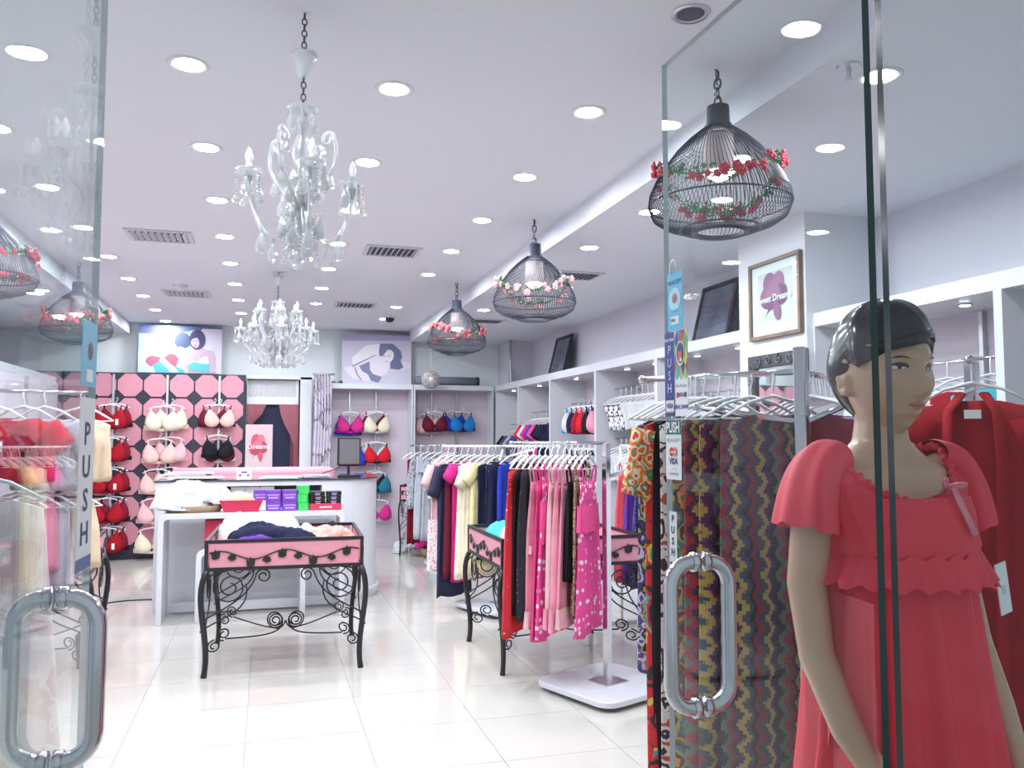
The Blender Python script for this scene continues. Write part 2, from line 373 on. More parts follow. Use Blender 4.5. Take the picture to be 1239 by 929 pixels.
# ---------------------------------------------------------------- chains
def chain(m, p, z0, z1, link=.026, r=.0026):
    n = max(1, int((z1-z0)/(link*.78))); s = (z1-z0)/n
    for k in range(n):
        zc = z0 + s*(k+.5); a = 0 if k % 2 else PI/2; pts = []
        for i in range(9):
            t = 2*PI*i/8; pts.append((p[0]+link*.33*math.sin(t)*math.cos(a), p[1]+link*.33*math.sin(t)*math.sin(a), zc+s*.62*math.cos(t)))
        m.tube(pts, r, 4, False)
    return m

# ---------------------------------------------------------------- chandeliers
drop_me = MB().lathe([(0,0),(.004,-.004),(.005,-.010),(.0035,-.016),(.006,-.022),(.013,-.040),(.014,-.050),(.009,-.060),(0,-.064)], n=8).mesh('crystal_drop', CRYSTAL)
bead_m = MB()
for k in range(9): bead_m.ball((0,0,-.008-.012*k), .0052, n=6, m=4)
bead_m.lathe([(0,-.108),(.006,-.116),(.011,-.132),(.008,-.142),(0,-.146)], n=8)
bead_me = bead_m.mesh('bead_string', CRYSTAL)
def bobeche(c, r):
    return MB().lathe([(.010,-.012),(r*.5,-.010),(r*.85,0),(r,.010),(r*.98,.013),(r*.8,.004),(r*.4,-.004),(.010,-.006)], c, 24, lobes=8, amp=.05)
CANDLE = mat('candle_sleeve', (.80,.80,.80), .3)
FROST = mat('frosted_bulb', (.86,.87,.88), .12, Emission_Color=(1,1,1,1), Emission_Strength=.35)
def chandelier(loc, label, s, n, rad, z, upper=0, chain_top=3.06, scrolls=True, rot=0.):
    """z: dict of local heights (relative to the ceiling)"""
    t = thing('chandelier', label, 'chandelier', (*loc, 0), rot)
    zt, zcup, zch, zhub, zbot = z
    chain(chain(MB(), (0,0), zcup+.03, chain_top), (0,0), zch, zcup-.05).build('chain', DARK, t)
    MB().lathe([(.008,.03),(.02,.015),(.045,.02),(.05,.028),(.04,.01),(.022,-.02),(.018,-.05),(.008,-.06)], (0,0,zcup), 16, lobes=6, amp=.06).build('canopy_cup', CRYSTAL, t, True)
    st = MB().lathe([(.012,zch),(.012,zch-.03*s),(.022,zch-.06*s),(.014,zch-.09*s),(.034,zch-.15*s),(.038,zch-.18*s),(.02,zch-.22*s),(.014,zch-.25*s),(.026,zhub+.03),(.03,zhub),(.022,zhub-.04),(.012,zhub-.07),(.02,zhub-.10),(0,zhub-.12)], n=14).build('stem', CRYSTAL, t, True)
    MB().tube([(0,0,zch),(0,0,zhub-.1)], .006).build('rod', CHROME, t)
    b1 = bobeche((0,0,zch-.02*s), .052*s).build('top_dish', CRYSTAL, t, True)
    b2 = bobeche((0,0,zhub+.07), .056*s).build('centre_dish', CRYSTAL, t, True)
    for k in range(6):
        a = 2*PI*k/6+.3; inst(drop_me, 'crystal_drop', b1, (.046*s*math.cos(a), .046*s*math.sin(a), zch-.02*s), sc=(s,s,s*1.1))
        inst(drop_me, 'crystal_drop', b2, (.05*s*math.cos(a), .05*s*math.sin(a), zhub+.07), sc=(s,s,s))
    def arm(a, r, zh, zc):
        c, sn = math.cos(a), math.sin(a)
        P = lambda q, zz: (q*c, q*sn, zz)
        pts = bez(P(.02,zh), P(.05,zh-.17*s), P(r*.75,zh-.19*s), P(r,zc-.045), 14)
        am = MB().tube(pts, .0085*s, 6).build('arm', CRYSTAL, t, True)
        MB().lathe([(.006,-.05),(.010,-.035),(.014,-.012)], (r*c, r*sn, zc), 10).build('socket', CHROME, am, True)
        d = bobeche((r*c, r*sn, zc), .045*s).build('dish', CRYSTAL, am, True)
        MB().lathe([(0,0),(.010,0),(.010,.035*s),(0,.035*s)], (r*c,r*sn,zc), 10).build('candle', CANDLE, am, True)
        MB().lathe([(.006,0),(.013,.014),(.014,.026),(.007,.048),(0,.058)], (r*c,r*sn,zc+.035*s), 10).build('bulb', FROST, am, True)
        for k in range(5):
            aa = 2*PI*k/5 + a; x, y = r*c+.04*s*math.cos(aa), r*sn+.04*s*math.sin(aa)
            inst(drop_me if k % 2 else bead_me, 'crystal_drop', am, (x, y, zc), sc=(s*1.35,s*1.35,s*(1.5 if k % 2 else .75)))
        i = 7; inst(drop_me, 'crystal_drop', am, pts[i], sc=(s*1.4,s*1.4,s*1.4)); inst(drop_me, 'crystal_drop', am, pts[10], sc=(s*1.5,s*1.5,s*1.5)); inst(bead_me, 'bead_string', am, pts[4], sc=(s,s,s*.8))
    for k in range(n): arm(2*PI*k/n, rad, zhub, zhub+.085)
    for k in range(upper): arm(2*PI*(k+.5)/upper, rad*.58, zhub+.16, zhub+.25)
    if scrolls:
        for k in range(n):
            a = 2*PI*(k+.5)/n; c, sn = math.cos(a), math.sin(a); P = lambda q, zz: (q*c, q*sn, zz)
            zh = zhub-.03
            pts = bez(P(.02,zh), P(.05,zh+.08*s), P(rad*.95,zh+.12*s), P(rad*.72,zh+.25*s), 10)
            sp = spiral((rad*.58, zh+.245*s), rad*.16, 1.1, .0, 1, r1=.35)
            sm = MB().tube(pts + [P(q, zz) for q, zz in sp[1:]], .007*s, 6).build('scroll', CRYSTAL, t, True)
            inst(drop_me, 'crystal_drop', sm, pts[6], sc=(s,s,s)); inst(drop_me, 'crystal_drop', sm, P(rad*.5, zh+.235*s), sc=(s*.8,s*.8,s*.8))
    for k in range(8):
        a = 2*PI*k/8; r = .055*s if k % 2 else .03*s
        inst(bead_me, 'bead_string', t, (r*math.cos(a), r*math.sin(a), zhub-.04), sc=(s*1.2,s*1.2,s*1.15*(zhub-.04-zbot)/.17/s*1.0 if k % 2 == 0 else s*.95))
        inst(drop_me, 'crystal_drop', t, (.07*s*math.cos(a+.2), .07*s*math.sin(a+.2), zhub-.02-.03*(k % 3)), sc=(s*1.2,s*1.2,s*1.3))
    return t
chandelier((.10, 2.95), 'crystal chandelier with few curled arms hanging near the entrance', 1.0, 4, .180, (3.06, 2.88, 2.72, 2.37, 2.16), rot=R(8))
chandelier((.07, 7.80), 'wide crystal chandelier with many candle arms over the counter', 1.15, 8, .32, (3.06, 3.0, 2.80, 2.44, 2.20), upper=6, scrolls=False, rot=R(5))

# ---------------------------------------------------------------- wire cage pendants with flower garlands
prof = [(.035,0),(.072,-.025),(.122,-.065),(.172,-.115),(.218,-.175),(.255,-.235),(.280,-.29),(.287,-.335),(.268,-.385),(.222,-.415),(.16,-.435),(.105,-.445)]
cage_m = MB()
NW = 100
for k in range(NW):
    a = 2*PI*k/NW; tw = .35
    cage_m.tube([(r*math.cos(a+tw*i/11), r*math.sin(a+tw*i/11), z) for i, (r, z) in enumerate(prof)], .0019, 3, False)
cage_me = cage_m.mesh('wire_cage', DARK)
ring_m = MB()
for r, z, w in ((.105,-.445,.012),(.285,-.335,.004),(.16,-.435,.004)):
    ring_m.tube([(r*math.cos(2*PI*k/28), r*math.sin(2*PI*k/28), z) for k in range(29)], w, 5, False)
ring_me = ring_m.mesh('bottom_ring', DARK)
cap_me = MB().lathe([(0,.075),(.045,.075),(.048,.0),(.056,-.004),(.056,-.03),(.04,-.035)], n=18).mesh('cap', DARK, True)
SHADE = mat('inner_shade', (.78,.66,.68), .7)
shade_me = MB().lathe([(.06,-.05),(.065,-.20),(.062,-.20),(.057,-.05)], n=18).mesh('inner_shade', SHADE, True)
bulb_me = MB().ball((0,0,-.20), .05, .05, .035, 12, 8).mesh('bulb', BULB, True)
LEAF = mat('garland_leaf', (.10,.26,.13), .6)
flower_mats = {'red': mat('red_blossom', (.62,.05,.10), .6), 'pink': mat('pink_blossom', (.85,.42,.46), .6), 'coral': mat('coral_blossom', (.75,.16,.20), .6)}
def blossom(m):
    b = MB()
    for k in range(5):
        a = 2*PI*k/5
        b.ball((.010*math.cos(a), .010*math.sin(a), .003), .009, .009, .007, 5, 4)
    b.ball((0,0,.007), .007, n=5, m=4)
    return b.mesh('blossom', m, True)
bl = {k: blossom(v) for k, v in flower_mats.items()}
leaf_me = MB().add([(0,0,0),(.010,.012,.004),(.026,0,.002),(.010,-.012,.004),(.012,0,-.003)], [(0,4,1),(1,4,2),(2,4,3),(3,4,0),(0,1,2,3)]).mesh('leaf', LEAF)
def cage_pendant(x, y, z0, label, colr, seed):
    rnd = random.Random(seed)
    t = thing('cage_pendant', label, 'pendant lamp', (x, y, z0), seed*.7, 'wire cage pendants')
    chain(MB(), (0,0), .075, 3.06-z0, .045, .004).build('chain', DARK, t)
    MB().tube([(0.012*math.sin(q*1.3), .012*math.cos(q*2), .075+(3.06-z0-.075)*q/9) for q in range(10)], .003, 4).build('cord', BLACK, t)
    inst(cap_me, 'cap', t); inst(cage_me, 'wire_cage', t); inst(ring_me, 'bottom_ring', t); inst(shade_me, 'inner_shade', t); inst(bulb_me, 'bulb', t)
    def rad_at(z):
        for (r0, a), (r1, b) in zip(prof, prof[1:]):
            if b <= z <= a: return r0+(r1-r0)*(a-z)/(a-b)
        return .2
    pts = []
    for k in range(41):
        a = 2*PI*k/40*1.12; z = -.235-.055*math.sin(2*a+seed); r = rad_at(z)+.012; pts.append((r*math.cos(a), r*math.sin(a), z))
    g = MB().tube(pts, .0035, 4, False).build('garland', LEAF, t)
    lm = MB()
    for k in range(260):
        p = pts[rnd.randrange(41)]; q = pts[min(40, pts.index(p)+1)]; f = rnd.random()
        c = Vector(p).lerp(Vector(q), f) + Vector((rnd.uniform(-.012,.012), rnd.uniform(-.012,.012), rnd.uniform(-.022,.022)))
        M = Matrix.Translation(c) @ Matrix.Rotation(rnd.random()*6.28, 4, 'Z') @ Matrix.Rotation(rnd.uniform(-1,1), 4, 'Y')
        lm.add([M @ Vector(v.co) for v in leaf_me.vertices], [tuple(f_.vertices) for f_ in leaf_me.polygons])
    lo = lm.build('foliage', LEAF, g); lo['kind'] = 'stuff'
    for k in range(60):
        p = Vector(pts[rnd.randrange(41)]); nrm = Vector((p.x, p.y, 0)).normalized()
        c = p + nrm*.014 + Vector((rnd.uniform(-.02,.02), rnd.uniform(-.02,.02), rnd.uniform(-.028,.028)))
        o = inst(bl[colr], 'blossom', g, c, sc=(rnd.uniform(.8,1.35),)*3); o.rotation_euler = nrm.to_track_quat('Z', 'Y').to_euler()
    return t
cage_pendant(1.75, 2.94, 2.83, 'black wire cage pendant with red blossoms seen through the door glass', 'red', 1)
cage_pendant(1.75, 5.38, 2.81, 'black wire cage pendant with pale pink roses and green garland', 'pink', 2)
cage_pendant(1.75, 7.83, 2.81, 'black wire cage pendant with coral blossoms near the corner niche', 'coral', 5)
cage_pendant(-1.59, 5.38, 2.81, 'black wire cage pendant hanging over the opposite side racks', 'red', 3)
cage_pendant(-1.59, 7.83, 2.81, 'black wire cage pendant with coral blossoms toward the octagon wall', 'coral', 4)
# silver wicker ball
SILV = mat('silver_wicker', (.62,.60,.60), .35, .6, .3, 60)
t = thing('hanging_ball', 'round silver woven ball hanging before the corner niche', 'ornament', (2.14, 11.2, 2.34))
MB().tube([(0,0,.125),(0,0,ZS-2.34)], .003, 4).build('string', STEEL, t)
bm_ = MB(); rnd = random.Random(7)
for k in range(34):
    q = Vector((rnd.gauss(0,1), rnd.gauss(0,1), rnd.gauss(0,1))).to_track_quat('Z','Y').to_matrix()
    bm_.tube([q @ Vector((.122*math.cos(2*PI*i/18), .122*math.sin(2*PI*i/18), 0)) for i in range(19)], .006, 4, False)
bm_.build('weave', SILV, t, True)
MB().ball((0,0,0), .114, n=18, m=12).build('core', SILV, t, True)

# ================================================================= PRINTS
def pmat(c, rough=.55): return mat('print_%02x%02x%02x' % tuple(int(255*max(0,min(1,v))) for v in c), c, rough)
def S(r, g, b):   # sRGB bytes to linear
    return tuple(((v/255)/12.92 if v/255 <= .04045 else ((v/255+.055)/1.055)**2.4) for v in (r, g, b))
def ell(cx, cy, rx, ry, rot=0, n=18):
    c, s = math.cos(rot), math.sin(rot)
    return [(cx+rx*math.cos(2*PI*k/n)*c-ry*math.sin(2*PI*k/n)*s, cy+rx*math.cos(2*PI*k/n)*s+ry*math.sin(2*PI*k/n)*c) for k in range(n)]
def print_shapes(parent, w, h, shapes, y0=-.001, names=None):
    """flat printed shapes on a sheet that faces -Y, origin at its lower left corner, u and v from 0 to 1"""
    for i, (nm, c, poly) in enumerate(shapes):
        yy = y0 - .0006*(i+1); vs = [(u*w, yy, v*h) for u, v in poly]
        MB().add(vs, [tuple(range(len(vs)))]).build(nm, pmat(S(*c)), parent)
def sheet(name, label, cat, w, h, loc, bg, th=.02, rot=(0,0,0)):
    t = thing(name, label, cat, loc); t.rotation_euler = rot
    MB().box(0, 0, 0, w, th, h).build('panel', pmat(S(*bg)), t); return t

# poster with a woman in a turquoise top
t = sheet('wall_poster', 'large photo poster of a dark haired woman in a white and turquoise top', 'poster', 1.03, .63, (-1.64, 11.70, 2.40), (163,188,208))
def q1(*pts): return [((x-75)/880, 1-(y-75)/520) for x, y in pts]
print_shapes(t, 1.03, .63, [
    ('print_shade', (104,112,158), q1((75,75),(955,75),(955,110),(640,120),(440,180),(75,170))),
    ('print_light', (214,208,226), q1((740,100),(955,100),(955,595),(600,595),(600,400))),
    ('print_light', (190,212,222), q1((75,330),(600,300),(600,595),(75,595))),
    ('print_cushion', (176,96,122), q1((150,480),(160,440),(215,410),(300,425),(330,470),(320,520),(200,530))),
    ('print_cushion', (190,92,112), q1((335,470),(345,430),(400,385),(460,392),(500,440),(510,520),(400,540))),
    ('print_robe', (86,176,196), q1((225,515),(300,470),(400,500),(560,560),(560,595),(260,595))),
    ('print_stripe', (226,228,230), q1((290,460),(335,428),(440,520),(500,580),(420,590))),
    ('print_hair', (76,86,118), ell((535-75)/880, 1-(240-75)/520, .10, .17)), ('print_skin', (176,172,196), q1((500,300),(560,320),(600,400),(590,540),(470,530),(500,420))),
    ('print_skin', (190,184,204), q1((520,340),(590,330),(600,440),(590,540),(560,570),(480,520))),
    ('print_skin', (196,172,188), q1((610,360),(680,320),(760,320),(860,345),(890,420),(890,585),(800,585),(600,580),(585,440))),
    ('print_hair', (70,66,104), ell((690-75)/880, 1-(225-75)/520, .098, .215)),
    ('print_face', (206,178,198), ell((665-75)/880, 1-(250-75)/520, .053, .125, .12)),
    ('print_lips', (120,60,92), ell((668-75)/880, 1-(290-75)/520, .014, .012)),
    ('print_eye', (80,64,96), ell((648-75)/880, 1-(240-75)/520, .012, .008)),
    ('print_eye', (80,64,96), ell((685-75)/880, 1-(238-75)/520, .012, .008)),
    ('print_hair', (70,66,104), q1((630,160),(700,150),(690,200),(640,215),(612,260))),
    ('print_top', (226,230,232), q1((585,410),(640,440),(690,465),(760,410),(810,410),(822,490),(700,500),(600,500))),
    ('print_top', (84,190,202), q1((600,505),(660,470),(730,485),(820,490),(825,570),(700,570),(610,545))),
])
# poster with a reclining woman in a dark bra
t = sheet('wall_poster', 'large pale photo poster of a reclining woman in a dark bra', 'poster', .97, .70, (.97, 11.62, 2.295), (208,203,220))
def q2(*pts): return [((x-140)/905, 1-(y-75)/720) for x, y in pts]
print_shapes(t, .97, .70, [
    ('print_shade', (172,168,200), q1((75,75),(955,75),(955,130),(75,150))),
    ('print_light', (236,234,242), q2((270,420),(440,240),(620,210),(700,420),(500,560),(280,540))),
    ('print_skin', (230,222,234), q2((160,560),(280,540),(400,480),(600,360),(780,470),(720,640),(640,700),(480,760),(400,740),(280,720),(180,600))),
    ('print_skin', (224,214,228), q2((830,440),(1040,480),(1040,540),(930,580),(760,590))),
    ('print_hair', (104,110,146), q2((630,205),(800,205),(900,300),(925,400),(900,440),(940,545),(880,580),(770,570),(760,470),(640,400),(615,330))),
    ('print_face', (234,224,232), ell((725-140)/905, 1-(395-75)/720, .092, .15, -.25)),
    ('print_hair', (112,118,156), q2((630,210),(740,230),(720,310),(660,390),(618,380))),
    ('print_lips', (178,140,160), ell((718-140)/905, 1-(468-75)/720, .02, .008)),
    ('print_eye', (96,92,120), ell((682-140)/905, 1-(385-75)/720, .018, .008)),
    ('print_eye', (96,92,120), ell((752-140)/905, 1-(385-75)/720, .018, .008)),
    ('print_bra', (124,130,160), q2((360,540),(495,470),(500,590),(540,650),(660,690),(610,775),(510,740),(480,660),(400,610))),
    ('print_strap', (118,112,138), q2((270,540),(570,370),(575,378),(280,552))),
    ('print_strap', (130,120,144), q2((300,560),(310,560),(345,660),(400,738),(385,740),(330,660))),
])
def rose(parent, w, h, cx, cy, s, cols, y0=-.001, asp=1.):
    A = [('print_leaf', cols[3], [(cx-.30*s,cy-.45*s*asp),(cx-.1*s,cy-.18*s*asp),(cx,cy-.25*s*asp),(cx-.2*s,cy-.36*s*asp)]),
         ('print_petal', cols[0], ell(cx-.10*s, cy+.22*s*asp, .22*s, .26*s*asp, .3)), ('print_petal', cols[1], ell(cx+.14*s, cy+.20*s*asp, .2*s, .26*s*asp, -.3)),
         ('print_petal', cols[0], ell(cx-.22*s, cy-.04*s*asp, .2*s, .22*s*asp, .2)), ('print_petal', cols[2], ell(cx+.24*s, cy-.02*s*asp, .2*s, .22*s*asp)),
         ('print_petal', cols[1], ell(cx, cy+.02*s*asp, .24*s, .22*s*asp)), ('print_petal', cols[2], ell(cx-.02*s, cy-.16*s*asp, .3*s, .12*s*asp, .1)),
         ('print_petal', cols[0], ell(cx+.12*s, cy-.34*s*asp, .11*s, .2*s*asp, .25))]
    print_shapes(parent, w, h, A, y0)
# rose poster on a stand by the fitting room
WTX = pmat((.9,.9,.9))
t = sheet('rose_poster', 'pink rose poster lettered Dreams standing before the fitting room', 'poster', .34, .59, (-.275, 11.36, 1.13), (212,186,190), .015)
rose(t, .34, .59, .46, .50, .80, [(206,84,108),(226,116,130),(180,62,88),(150,150,140)], asp=.75)
inst(text_mesh('Dreams', .088, WTX, bold=.001), 'lettering', t, (.165, -.008, .30), (PI/2,0,0))
MB().box(0,-.01,-.02,.34,.012,-.002).build('foot_rail', BLACK, t)
MB().box(.03,0,-1.13,.05,.012,0).box(.29,0,-1.13,.31,.012,0).box(.0,-.12,-1.13,.34,.12,-1.11).build('stand', BLACK, t)

# ================================================================= OCTAGON WALL
pw = thing('octagon_panel', 'dark display wall covered in pink octagon tiles', 'wall panel', (-3.20, 11.60, 0))
MB().box(0, 0, 0, 2.91, .12, 2.385).build('backing', NAVYP, pw)
cut = .085; hs = .146
oc = [(-hs,-hs+cut),(-hs+cut,-hs),(hs-cut,-hs),(hs,-hs+cut),(hs,hs-cut),(hs-cut,hs),(-hs+cut,hs),(-hs,hs-cut)]
oct_me = MB().prism(oc, 0, .014, Matrix.Rotation(PI/2, 4, 'X')).mesh('octagon', PINKTILE)
for j in range(9):
    for k in range(7): inst(oct_me, 'octagon', pw, (2.91-.175-.311*j, 0, 2.225-.316*k))
for x in (-1.90, -1.26, -.62):
    MB().box(x+3.20-.013, -.034, .25, x+3.20+.013, -.014, 2.36).build('hook_rail', STEEL, pw)

# ---------------------------------------------------------------- bras
def bra_meshes():
    """one moulded cup (apex toward the strap) and the wing band"""
    n = 14; rings = []
    for i in range(7):
        r = math.cos(i/6.*PI/2); d = math.sin(i/6.*PI/2)
        ring = []
        for k in range(n):
            a = 2*PI*k/n; c, s = math.cos(a), math.sin(a)
            up = max(0, s); x = .086*r*c*(1-.55*up**1.5)+.028*up*r; z = r*s*(.105 if s > 0 else .062)
            ring.append((x, -.050*d**.8-.004, z-.012*d))
        rings.append(ring)
    cup = MB().loft(rings)
    rg = []
    for i in range(17):
        a = -1 + 2*i/16; x = a*.175; y = .002+.045*max(0, abs(a)-.5); lo = -.068+.012*abs(a); hi = -.050 if abs(a) < .12 else -.035+.035*max(0, abs(a)-.55)
        rg.append([(x, y-.003, lo), (x, y+.003, lo), (x, y+.003, hi), (x, y-.003, hi)])
    return cup, MB().loft(rg)
_cup, _band = bra_meshes()
CUPS = {}; BANDS = {}; STRAPS = {}
hang_bra = MB().tube([(0,.01,.185),(.012,.01,.20),(.02,.01,.188),(.014,.01,.172),(0,.01,.165),(0,.01,.145)], .0035, 5).tube([(-.14,.01,.112),(-.08,.01,.138),(0,.01,.146),(.08,.01,.138),(.14,.01,.112)], .006, 6)
hang_bra_me = hang_bra.mesh('hanger', CLEARH, True)
tag_me = MB().box(-.014,-.001,-.05,.014,.001,0).mesh('price_tag', PAPER)
def bra(label, loc, m, m2=None, rz=0., group=None, sc=1., tagged=False):
    k = m.name; m2 = m2 or m
    if k not in CUPS: CUPS[k] = _cup.mesh('cup', m, True)
    if m2.name not in BANDS:
        BANDS[m2.name] = _band.mesh('band', m2, True)
        STRAPS[m2.name] = MB().add([(-.006,0,0),(.006,0,0),(-.003,.012,.085),(.009,.012,.085),(.003,.022,.128),(.014,.022,.128),(.004,.05,.06),(.016,.05,.06)], [(0,1,3,2),(2,3,5,4),(4,5,7,6)]).mesh('strap', m2)
    t = thing('bra', label, 'bra', loc, rz, group); t.scale = (sc*1.05, sc, sc*1.32)
    for s in (-1, 1):
        inst(CUPS[k], 'cup', t, (s*.082, 0, 0), (0, 0, s*.12), (s, 1, 1)); inst(STRAPS[m2.name], 'strap', t, (s*.108, -.010, .085), sc=(s*1.3,.7,.40))
    inst(BANDS[m2.name], 'band', t); inst(hang_bra_me, 'hanger', t, (0,.005,0))
    if tagged: inst(tag_me, 'price_tag', t, (.08, -.075, .02))
    return t
c_red = cloth('red', (.36,.008,.02)); c_red2 = cloth('bright_red', (.62,.015,.03)); c_dred = cloth('dark_red', (.20,.008,.02)); c_maroon = cloth('maroon', (.13,.012,.03))
c_cream = cloth('cream', (.78,.70,.54)); c_beige = cloth('beige', (.66,.50,.36)); c_blush = cloth('blush', (.78,.52,.47)); c_palepink = cloth('pale_pink', (.76,.47,.49))
c_peach = cloth('peach', (.62,.30,.26), .35, .8, 25.); c_black = cloth('black', (.012,.012,.016)); c_navy = cloth('navy', (.012,.014,.045)); c_white = cloth('white', (.62,.65,.67)); c_grey = cloth('grey', (.46,.48,.54))
c_magenta = cloth('magenta', (.62,.03,.24)); c_hot = cloth('hot_pink', (.80,.08,.28)); c_pink = cloth('pink', (.74,.29,.39)); c_blue = cloth('royal_blue', (.03,.06,.50)); c_sky = cloth('sky_blue', (.02,.22,.60))
c_teal = cloth('teal', (.02,.16,.24)); c_teal2 = cloth('turquoise', (.06,.46,.50)); c_purple = cloth('purple', (.12,.04,.30)); c_yellow = cloth('pale_yellow', (.80,.72,.40)); c_coral = cloth('coral', (.80,.10,.13), .06)
rowz = (1.75, 1.335, .945, .575, .205)
for i, z in enumerate(rowz):
    bra(f'red bra at the front of the {ORD[i]} hook down the red strip', (-1.92, 11.43, z), c_red, c_dred, .12, 'red strip bras', 1.12, i % 2 == 0)
    bra(f'dark red bra tucked behind on the {ORD[i]} hook down the red strip', (-1.86, 11.50, z+.015), c_dred, c_black, -.1, 'red strip bras', 1.12)
    a, b = [(c_cream, 'cream'), (c_blush, 'blush pink'), (c_blush, 'blush'), (c_palepink, 'pale pink'), (c_cream, 'ivory')][i]
    bra(f'{b} bra at the front of the {ORD[i]} hook down the beige strip', (-1.30-.02*i, 11.43, z-.02), a, a, .15, 'beige strip bras', 1.15)
    bra(f'{["ivory","rose","cream","peach","blush"][i]} bra tucked behind on the {ORD[i]} hook down the beige strip', (-1.20, 11.50, z), [c_cream,c_palepink,c_cream,c_blush,c_palepink][i], None, -.1, 'beige strip bras', 1.15)
bra('peach bra with maroon sides on the top hook nearest the fitting room', (-.60, 11.43, 1.77), c_blush, c_maroon, 0, 'fitting side strip bras', 1.08)
bra('maroon bra tucked behind the peach bra', (-.68, 11.50, 1.77), c_maroon, None, -.15, 'fitting side strip bras', 1.1)
bra('black bra on the second hook nearest the fitting room', (-.62, 11.43, 1.37), c_black, None, 0, 'fitting side strip bras', 1.1)
bra('dark red bra tucked behind the black bra', (-.60, 11.50, 1.32), c_maroon, c_white, -.1, 'fitting side strip bras', 1.1)
# niche bras
for lab, x, z, m, m2 in (('magenta bra above the monitor', 1.10, 1.70, c_magenta, c_magenta), ('royal blue bra peeking from behind the magenta bra', 1.08, 1.665, c_blue, c_blue),
                         ('ivory bra on the top hook beside the magenta bra', 1.47, 1.70, c_cream, c_white), ('dark red bra tucked behind the ivory bra', 1.45, 1.72, c_maroon, c_red),
                         ('blue bra with red band half behind the monitor', 1.13, 1.24, c_blue, c_red), ('coral red bra with black sides on the second niche hook', 1.48, 1.28, c_red2, c_black),
                         ('white bra tucked behind the coral red bra', 1.45, 1.29, c_white, c_white), ('teal bra on the third niche hook beside the counter', 1.49, .86, c_teal, c_teal), ('black bra tucked behind the teal bra', 1.45, .88, c_black, None),
                         ('purple and white bra on the lowest niche hook', 1.50, .48, c_magenta, c_white),
                         ('maroon bra on the left hook of the corner niche', 2.29, 1.72, c_maroon, c_maroon), ('pale pink bra tucked behind the maroon bra', 2.20, 1.69, c_palepink, c_palepink),
                         ('sky blue bra on the second hook of the corner niche', 2.70, 1.72, c_sky, c_maroon), ('dark blue bra tucked behind the sky blue bra', 2.58, 1.73, c_blue, c_navy)):
    back = 'behind' in lab and 'half' not in lab
    bra(lab, (x, 11.72 if back else 11.65, z), m, m2, .08 if back else 0, 'niche bras', 1.05)

# ================================================================= FITTING ROOM
FRX0, FRX1 = -.285, .58
t = thing('fitting_booth', 'dark blue fitting booth with white frame beside the octagon wall', 'fitting room', (0, 11.6, 0))
MB().box(FRX0+.01, .19, 0, .42, .21, 2.37).build('inner_wall', NAVYROOM, t)
MB().box(FRX0+.01, .13, 2.0, .40, .18, 2.33).build('header_board', WALLB, t)
MB().box(.42, .0, 0, .57, .20, 2.37).build('side_post', WHITE, t)
MB().box(FRX0+.01, .0, 2.34, .57, .20, 2.385).build('top_rail', WHITE, t)
MB().box(.30, .16, 0, .38, .188, 1.62).build('inner_frame', mat('dark_wood_frame', (.16,.05,.05), .5), t)
SHEER = sheer('pink_sheer', S(196,120,132), .72); 
def tied_curtain(x0, x1, xt, zt, ztie, zb, y, n=20, amp=.018):
    rg = []
    for i in range(15):
        z = zt+(zb-zt)*i/14
        if z > ztie: f = (zt-z)/(zt-ztie); g = f**1.6; a, b = x0+(xt-.03-x0)*g, x1+(xt+.03-x1)*g
        else: f = min(1, (ztie-z)/(ztie-zb+.001)); a, b = xt-.03-.02*f, xt+.03+.02*f
        rg.append([(a+(b-a)*k/n, y+amp*math.sin(k*2.1), z) for k in range(n+1)])
    return MB().loft(rg, close=False)
o = tag(tied_curtain(-.27, -.02, -.235, 2.0, 1.72, .05, 11.68).build('sheer_curtain', SHEER, None, True), 'pink sheer curtain tied back beside the octagon wall', 'curtain')
o = tag(tied_curtain(.14, .40, .375, 2.0, 1.50, .05, 11.66).build('sheer_curtain', SHEER, None, True), 'pink sheer curtain tied to the white post of the booth', 'curtain')
o = tag(MB().loft([[(-.26+.62*k/40, 11.715+.008*math.sin(k*2.2), z-.02*(z < 2.15)*abs(math.sin(k*.8))) for k in range(41)] for z in (2.33, 2.22, 2.12)], close=False).build('sheer_valance', sheer('white_sheer', (.70,.66,.70), .5), None, True), 'short white fringe valance across the booth header', 'valance')
CURT = floral('lilac_print', [S(214,208,220), S(222,216,226), S(206,200,216), S(214,208,220), S(150,128,150), S(218,214,224)], 5., True)
rg = []
for i in range(16):
    z = 2.40-2.35*i/15; rg.append([(.585+.235*k/40+(.01*math.sin(i*.5)), 11.42+.028*math.sin(k*.95+.25*math.sin(i*.4))-.01*(i/15), z) for k in range(41)])
t = thing('patterned_curtain', 'white and lilac patterned curtain hanging beside the booth', 'curtain', (0,0,0))
MB().loft(rg, close=False).build('drape', CURT, t, True)
MB().tube([(.57,11.42,2.405),(.86,11.42,2.405)], .012, 8).build('rod', STEEL, t, True)
tube_m = thing('rolled_banner', 'grey rolled banner tube lying on the corner niche top', 'banner', (1.99, 11.56, 2.355))
MB().tube([(0,0,0),(.90,0,0)], .06, 12).build('roll', mat('grey_roll', (.20,.22,.27), .4), tube_m, True)
MB().tube([(.88,0,0),(.92,0,0)], .064, 12).build('end_cap', BLACK, tube_m, True)
t = thing('pipe_offcut', 'small chrome curtain pole lying on the niche beside the poster', 'pole', (.82, 11.55, 2.31))
MB().tube([(0,0,0),(.13,0,0)], .018, 8).build('pole', CHROME, t, True); MB().ball((.14,0,0), .02).build('finial', BLACK, t, True)

